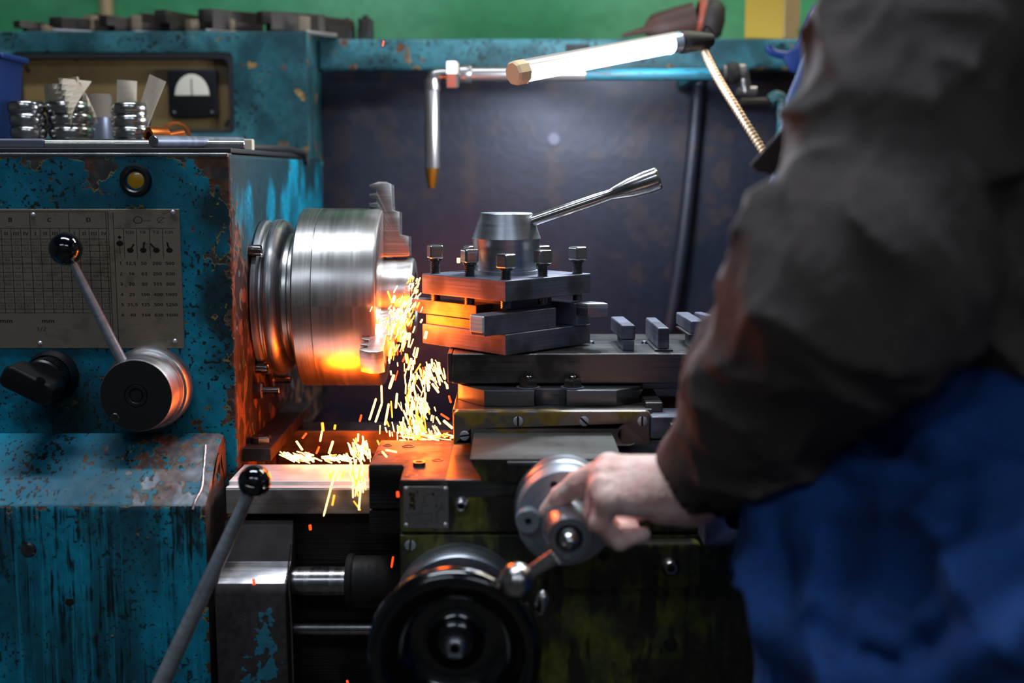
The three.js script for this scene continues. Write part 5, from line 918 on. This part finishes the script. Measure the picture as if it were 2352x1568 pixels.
  part('overalls', skinOf(of, V(0.08, 0.08, -1.16), V(0.8, Y(0.2), -0.55), 0.0085), M.denim, w, 'blue cotton work overalls in deep folds');
  for (const [, , c] of legs) { const g = new THREE.SphereGeometry(1, 20, 14).toNonIndexed(); g.scale(0.048, 0.05, 0.13); g.translate(c.x, 0.05, c.z - 0.05); part('boot', boxUV(g), M.rubber, w); }
  settle(w);
}

/* ---------- sparks ---------- */
{
  const unit = new THREE.LatheGeometry([[0, -1], [0.72, -0.97], [1, -0.86], [1, 0.86], [0.72, 0.97], [0, 1]].map(p => new THREE.Vector2(...p)), 7);
  const streak = (x0, y0, x1, y1, d, w, hot, d1 = d) => { const a = at(x0, y0, d), b = at(x1, y1, d1), u = b.clone().sub(a), L = u.length() / 2; return { mid: a.clone().add(b).multiplyScalar(0.5), q: new THREE.Quaternion().setFromUnitVectors(V(0, 1, 0), u.normalize()), s: V(w, L, w), hot }; };
  // sparks one can pick out: [x0, y0, x1, y1, d, half width mm, heat]
  const one = [
    [712, 1205, 713, 1217, 1.24, 1.6, 2], [582, 1329, 584, 1342, 1.17, 1.7, 2], [903, 1278, 899, 1303, 1.19, 0.9, 2], [913, 1129, 914, 1141, 1.13, 1.3, 2], [1262, 1044, 1262, 1057, 1.2, 1.2, 2], [797, 1562, 799, 1570, 1.18, 1.0, 2], [881, 94, 879, 106, 1.6, 0.8, 2], [1053, 592, 1053, 604, 1.36, 2.2, 0],
    [773, 1071, 743, 1186, 1.24, 1.1, 0], [768, 1136, 763, 1161, 1.24, 1.3, 1], [740, 988, 735, 1014, 1.37, 1.3, 0], [765, 1012, 755, 1042, 1.37, 1.6, 0], [680, 1012, 695, 1034, 1.37, 1.5, 0], [704, 994, 694, 1007, 1.38, 1.3, 2], [830, 952, 826, 968, 1.4, 1.2, 2], [770, 975, 768, 986, 1.4, 1.4, 1], [740, 970, 742, 990, 1.42, 1.8, 1], [823, 995, 822, 1014, 1.36, 1.3, 0], [733, 1025, 726, 1042, 1.38, 1.3, 2], [710, 1038, 706, 1048, 1.38, 1.1, 2], [696, 1042, 722, 1061, 1.34, 1.4, 0], [650, 1038, 684, 1052, 1.345, 1.3, 0],
    [876, 884, 877, 927, 1.36, 1.3, 0], [877, 926, 862, 970, 1.36, 1.4, 0], [893, 926, 884, 977, 1.36, 1.5, 0], [864, 914, 848, 965, 1.36, 1.4, 0], [912, 902, 909, 938, 1.36, 1.5, 0], [898, 798, 893, 830, 1.37, 1.3, 0], [905, 860, 894, 893, 1.36, 1.9, 0], [898, 920, 901, 960, 1.37, 0.9, 1], [960, 798, 955, 822, 1.36, 1.5, 0], [945, 822, 937, 850, 1.36, 1.7, 0], [942, 764, 936, 780, 1.36, 1.9, 0], [980, 760, 976, 778, 1.36, 2.0, 0], [1032, 840, 1036, 866, 1.35, 1.2, 1], [1026, 882, 1028, 893, 1.34, 1.6, 0], [992, 880, 1008, 902, 1.35, 1.5, 0], [1031, 908, 1036, 925, 1.33, 1.3, 2], [1012, 950, 1032, 963, 1.34, 1.3, 2], [1018, 965, 1040, 984, 1.33, 1.8, 0], [905, 740, 899, 760, 1.38, 1.6, 0], [857, 735, 856, 748, 1.4, 1.2, 1], [875, 780, 868, 800, 1.39, 1.3, 0], [890, 668, 898, 690, 1.41, 1.2, 1], [866, 1010, 884, 1050, 1.3, 1.1, 1], [877, 1036, 889, 1050, 1.2, 1.0, 0], [885, 1033, 912, 1038, 1.22, 1.0, 0], [952, 1027, 985, 1033, 1.3, 1.1, 0], [808, 1066, 822, 1140, 1.245, 1.0, 1], [832, 1062, 834, 1132, 1.245, 0.9, 0], [829, 1110, 824, 1172, 1.24, 1.2, 0], [812, 1150, 828, 1172, 1.24, 0.9, 1],
  ];
  for (const [x0, y0, x1, y1, d, w, hot] of one) {
    const k = streak(x0, y0, x1, y1, d, w / 1000 * 0.9, hot);
    const lab = ['white-hot spark flying from the cut', 'orange glowing spark flying from the cut', 'small red glowing spark drifting off from the cut'][hot];
    const m = single('glowing_spark', lab, 'spark', unit, M.spark[hot], ['white-hot sparks', 'orange sparks', 'red sparks'][hot]); m.position.copy(k.mid); m.quaternion.copy(k.q); m.scale.copy(k.s); m.castShadow = false;
  }
  // the dense shower: clusters [x, y, spread x, spread y, count, direction x, y, length px, d, spread d, heat bias]
  const cl = [[948, 655, 14, 22, 30, -0.3, 1, 12, 1.38, 0.015, 0.2], [930, 700, 26, 26, 55, -0.4, 1, 16, 1.38, 0.02, 0.2], [908, 742, 30, 24, 75, -0.25, 1, 17, 1.38, 0.025, 0.25], [925, 810, 28, 40, 34, -0.15, 1, 24, 1.37, 0.03, 0.35], [992, 860, 26, 22, 60, 0.35, 1, 22, 1.36, 0.03, 0.2], [958, 900, 22, 36, 46, 0.05, 1, 28, 1.36, 0.03, 0.3], [965, 965, 30, 26, 70, 0.25, 1, 30, 1.36, 0.03, 0.25], [930, 990, 34, 12, 34, 0.2, 1, 24, 1.34, 0.03, 0.25], [985, 1003, 46, 5, 40, 1, 0.08, 34, 1.33, 0.02, 0.3], [678, 1050, 30, 8, 30, 1, 0.35, 24, 1.345, 0.008, 0.1], [765, 1052, 28, 6, 34, 1, 0.15, 24, 1.345, 0.008, 0.15], [826, 1036, 18, 16, 46, 0.3, 1, 26, 1.34, 0.012, 0.15], [822, 1090, 12, 26, 30, 0.02, 1, 38, 1.247, 0.004, 0.35], [770, 1095, 12, 16, 8, -0.3, 1, 20, 1.247, 0.004, 0.6]];
  const g3 = [[], [], []];
  const gs = () => (rnd() + rnd() + rnd() - 1.5) * 1.35;
  for (const [x, y, sx, sy, n, dx, dy, L, d, sd, hb] of cl) for (let i = 0; i < n; i++) {
    const X = x + gs() * sx, Yy = y + gs() * sy, a = Math.atan2(dy, dx) + gs() * 0.28, l = L * rr(0.35, 1.15), hot = rnd() < hb ? (rnd() < 0.7 ? 1 : 2) : 0, D = d + gs() * sd;
    const k = streak(X - Math.cos(a) * l / 2, Yy - Math.sin(a) * l / 2, X + Math.cos(a) * l / 2, Yy + Math.sin(a) * l / 2, D, rr(0.5, 1.15) / 1000, hot, D + gs() * 0.006);
    g3[hot].push(unit.clone().applyMatrix4(new THREE.Matrix4().compose(k.mid, k.q, k.s)));
  }
  const all = g3.map(a => mergeGeometries(a)), g = mergeGeometries(all, true);
  const sh = single('glowing_spark_shower', 'dense shower of white-hot sparks pouring from the cut onto the bed', 'sparks', g, M.spark, null, 'stuff'); sh.castShadow = false;
  for (const [x, y, d, k, r] of [[938, 735, 1.365, 1.35, 1.5], [985, 900, 1.36, 0.6, 1.5], [790, 1030, 1.385, 1.1, 1.5], [910, 975, 1.40, 0.6, 1.5]]) { const p = new THREE.PointLight(0xff5c08, LAMP.spark * k); p.position.copy(at(x, y, d)); p.castShadow = true; p.shadow.radius = r; scene.add(p); }
}

renderer.render(scene, camera);
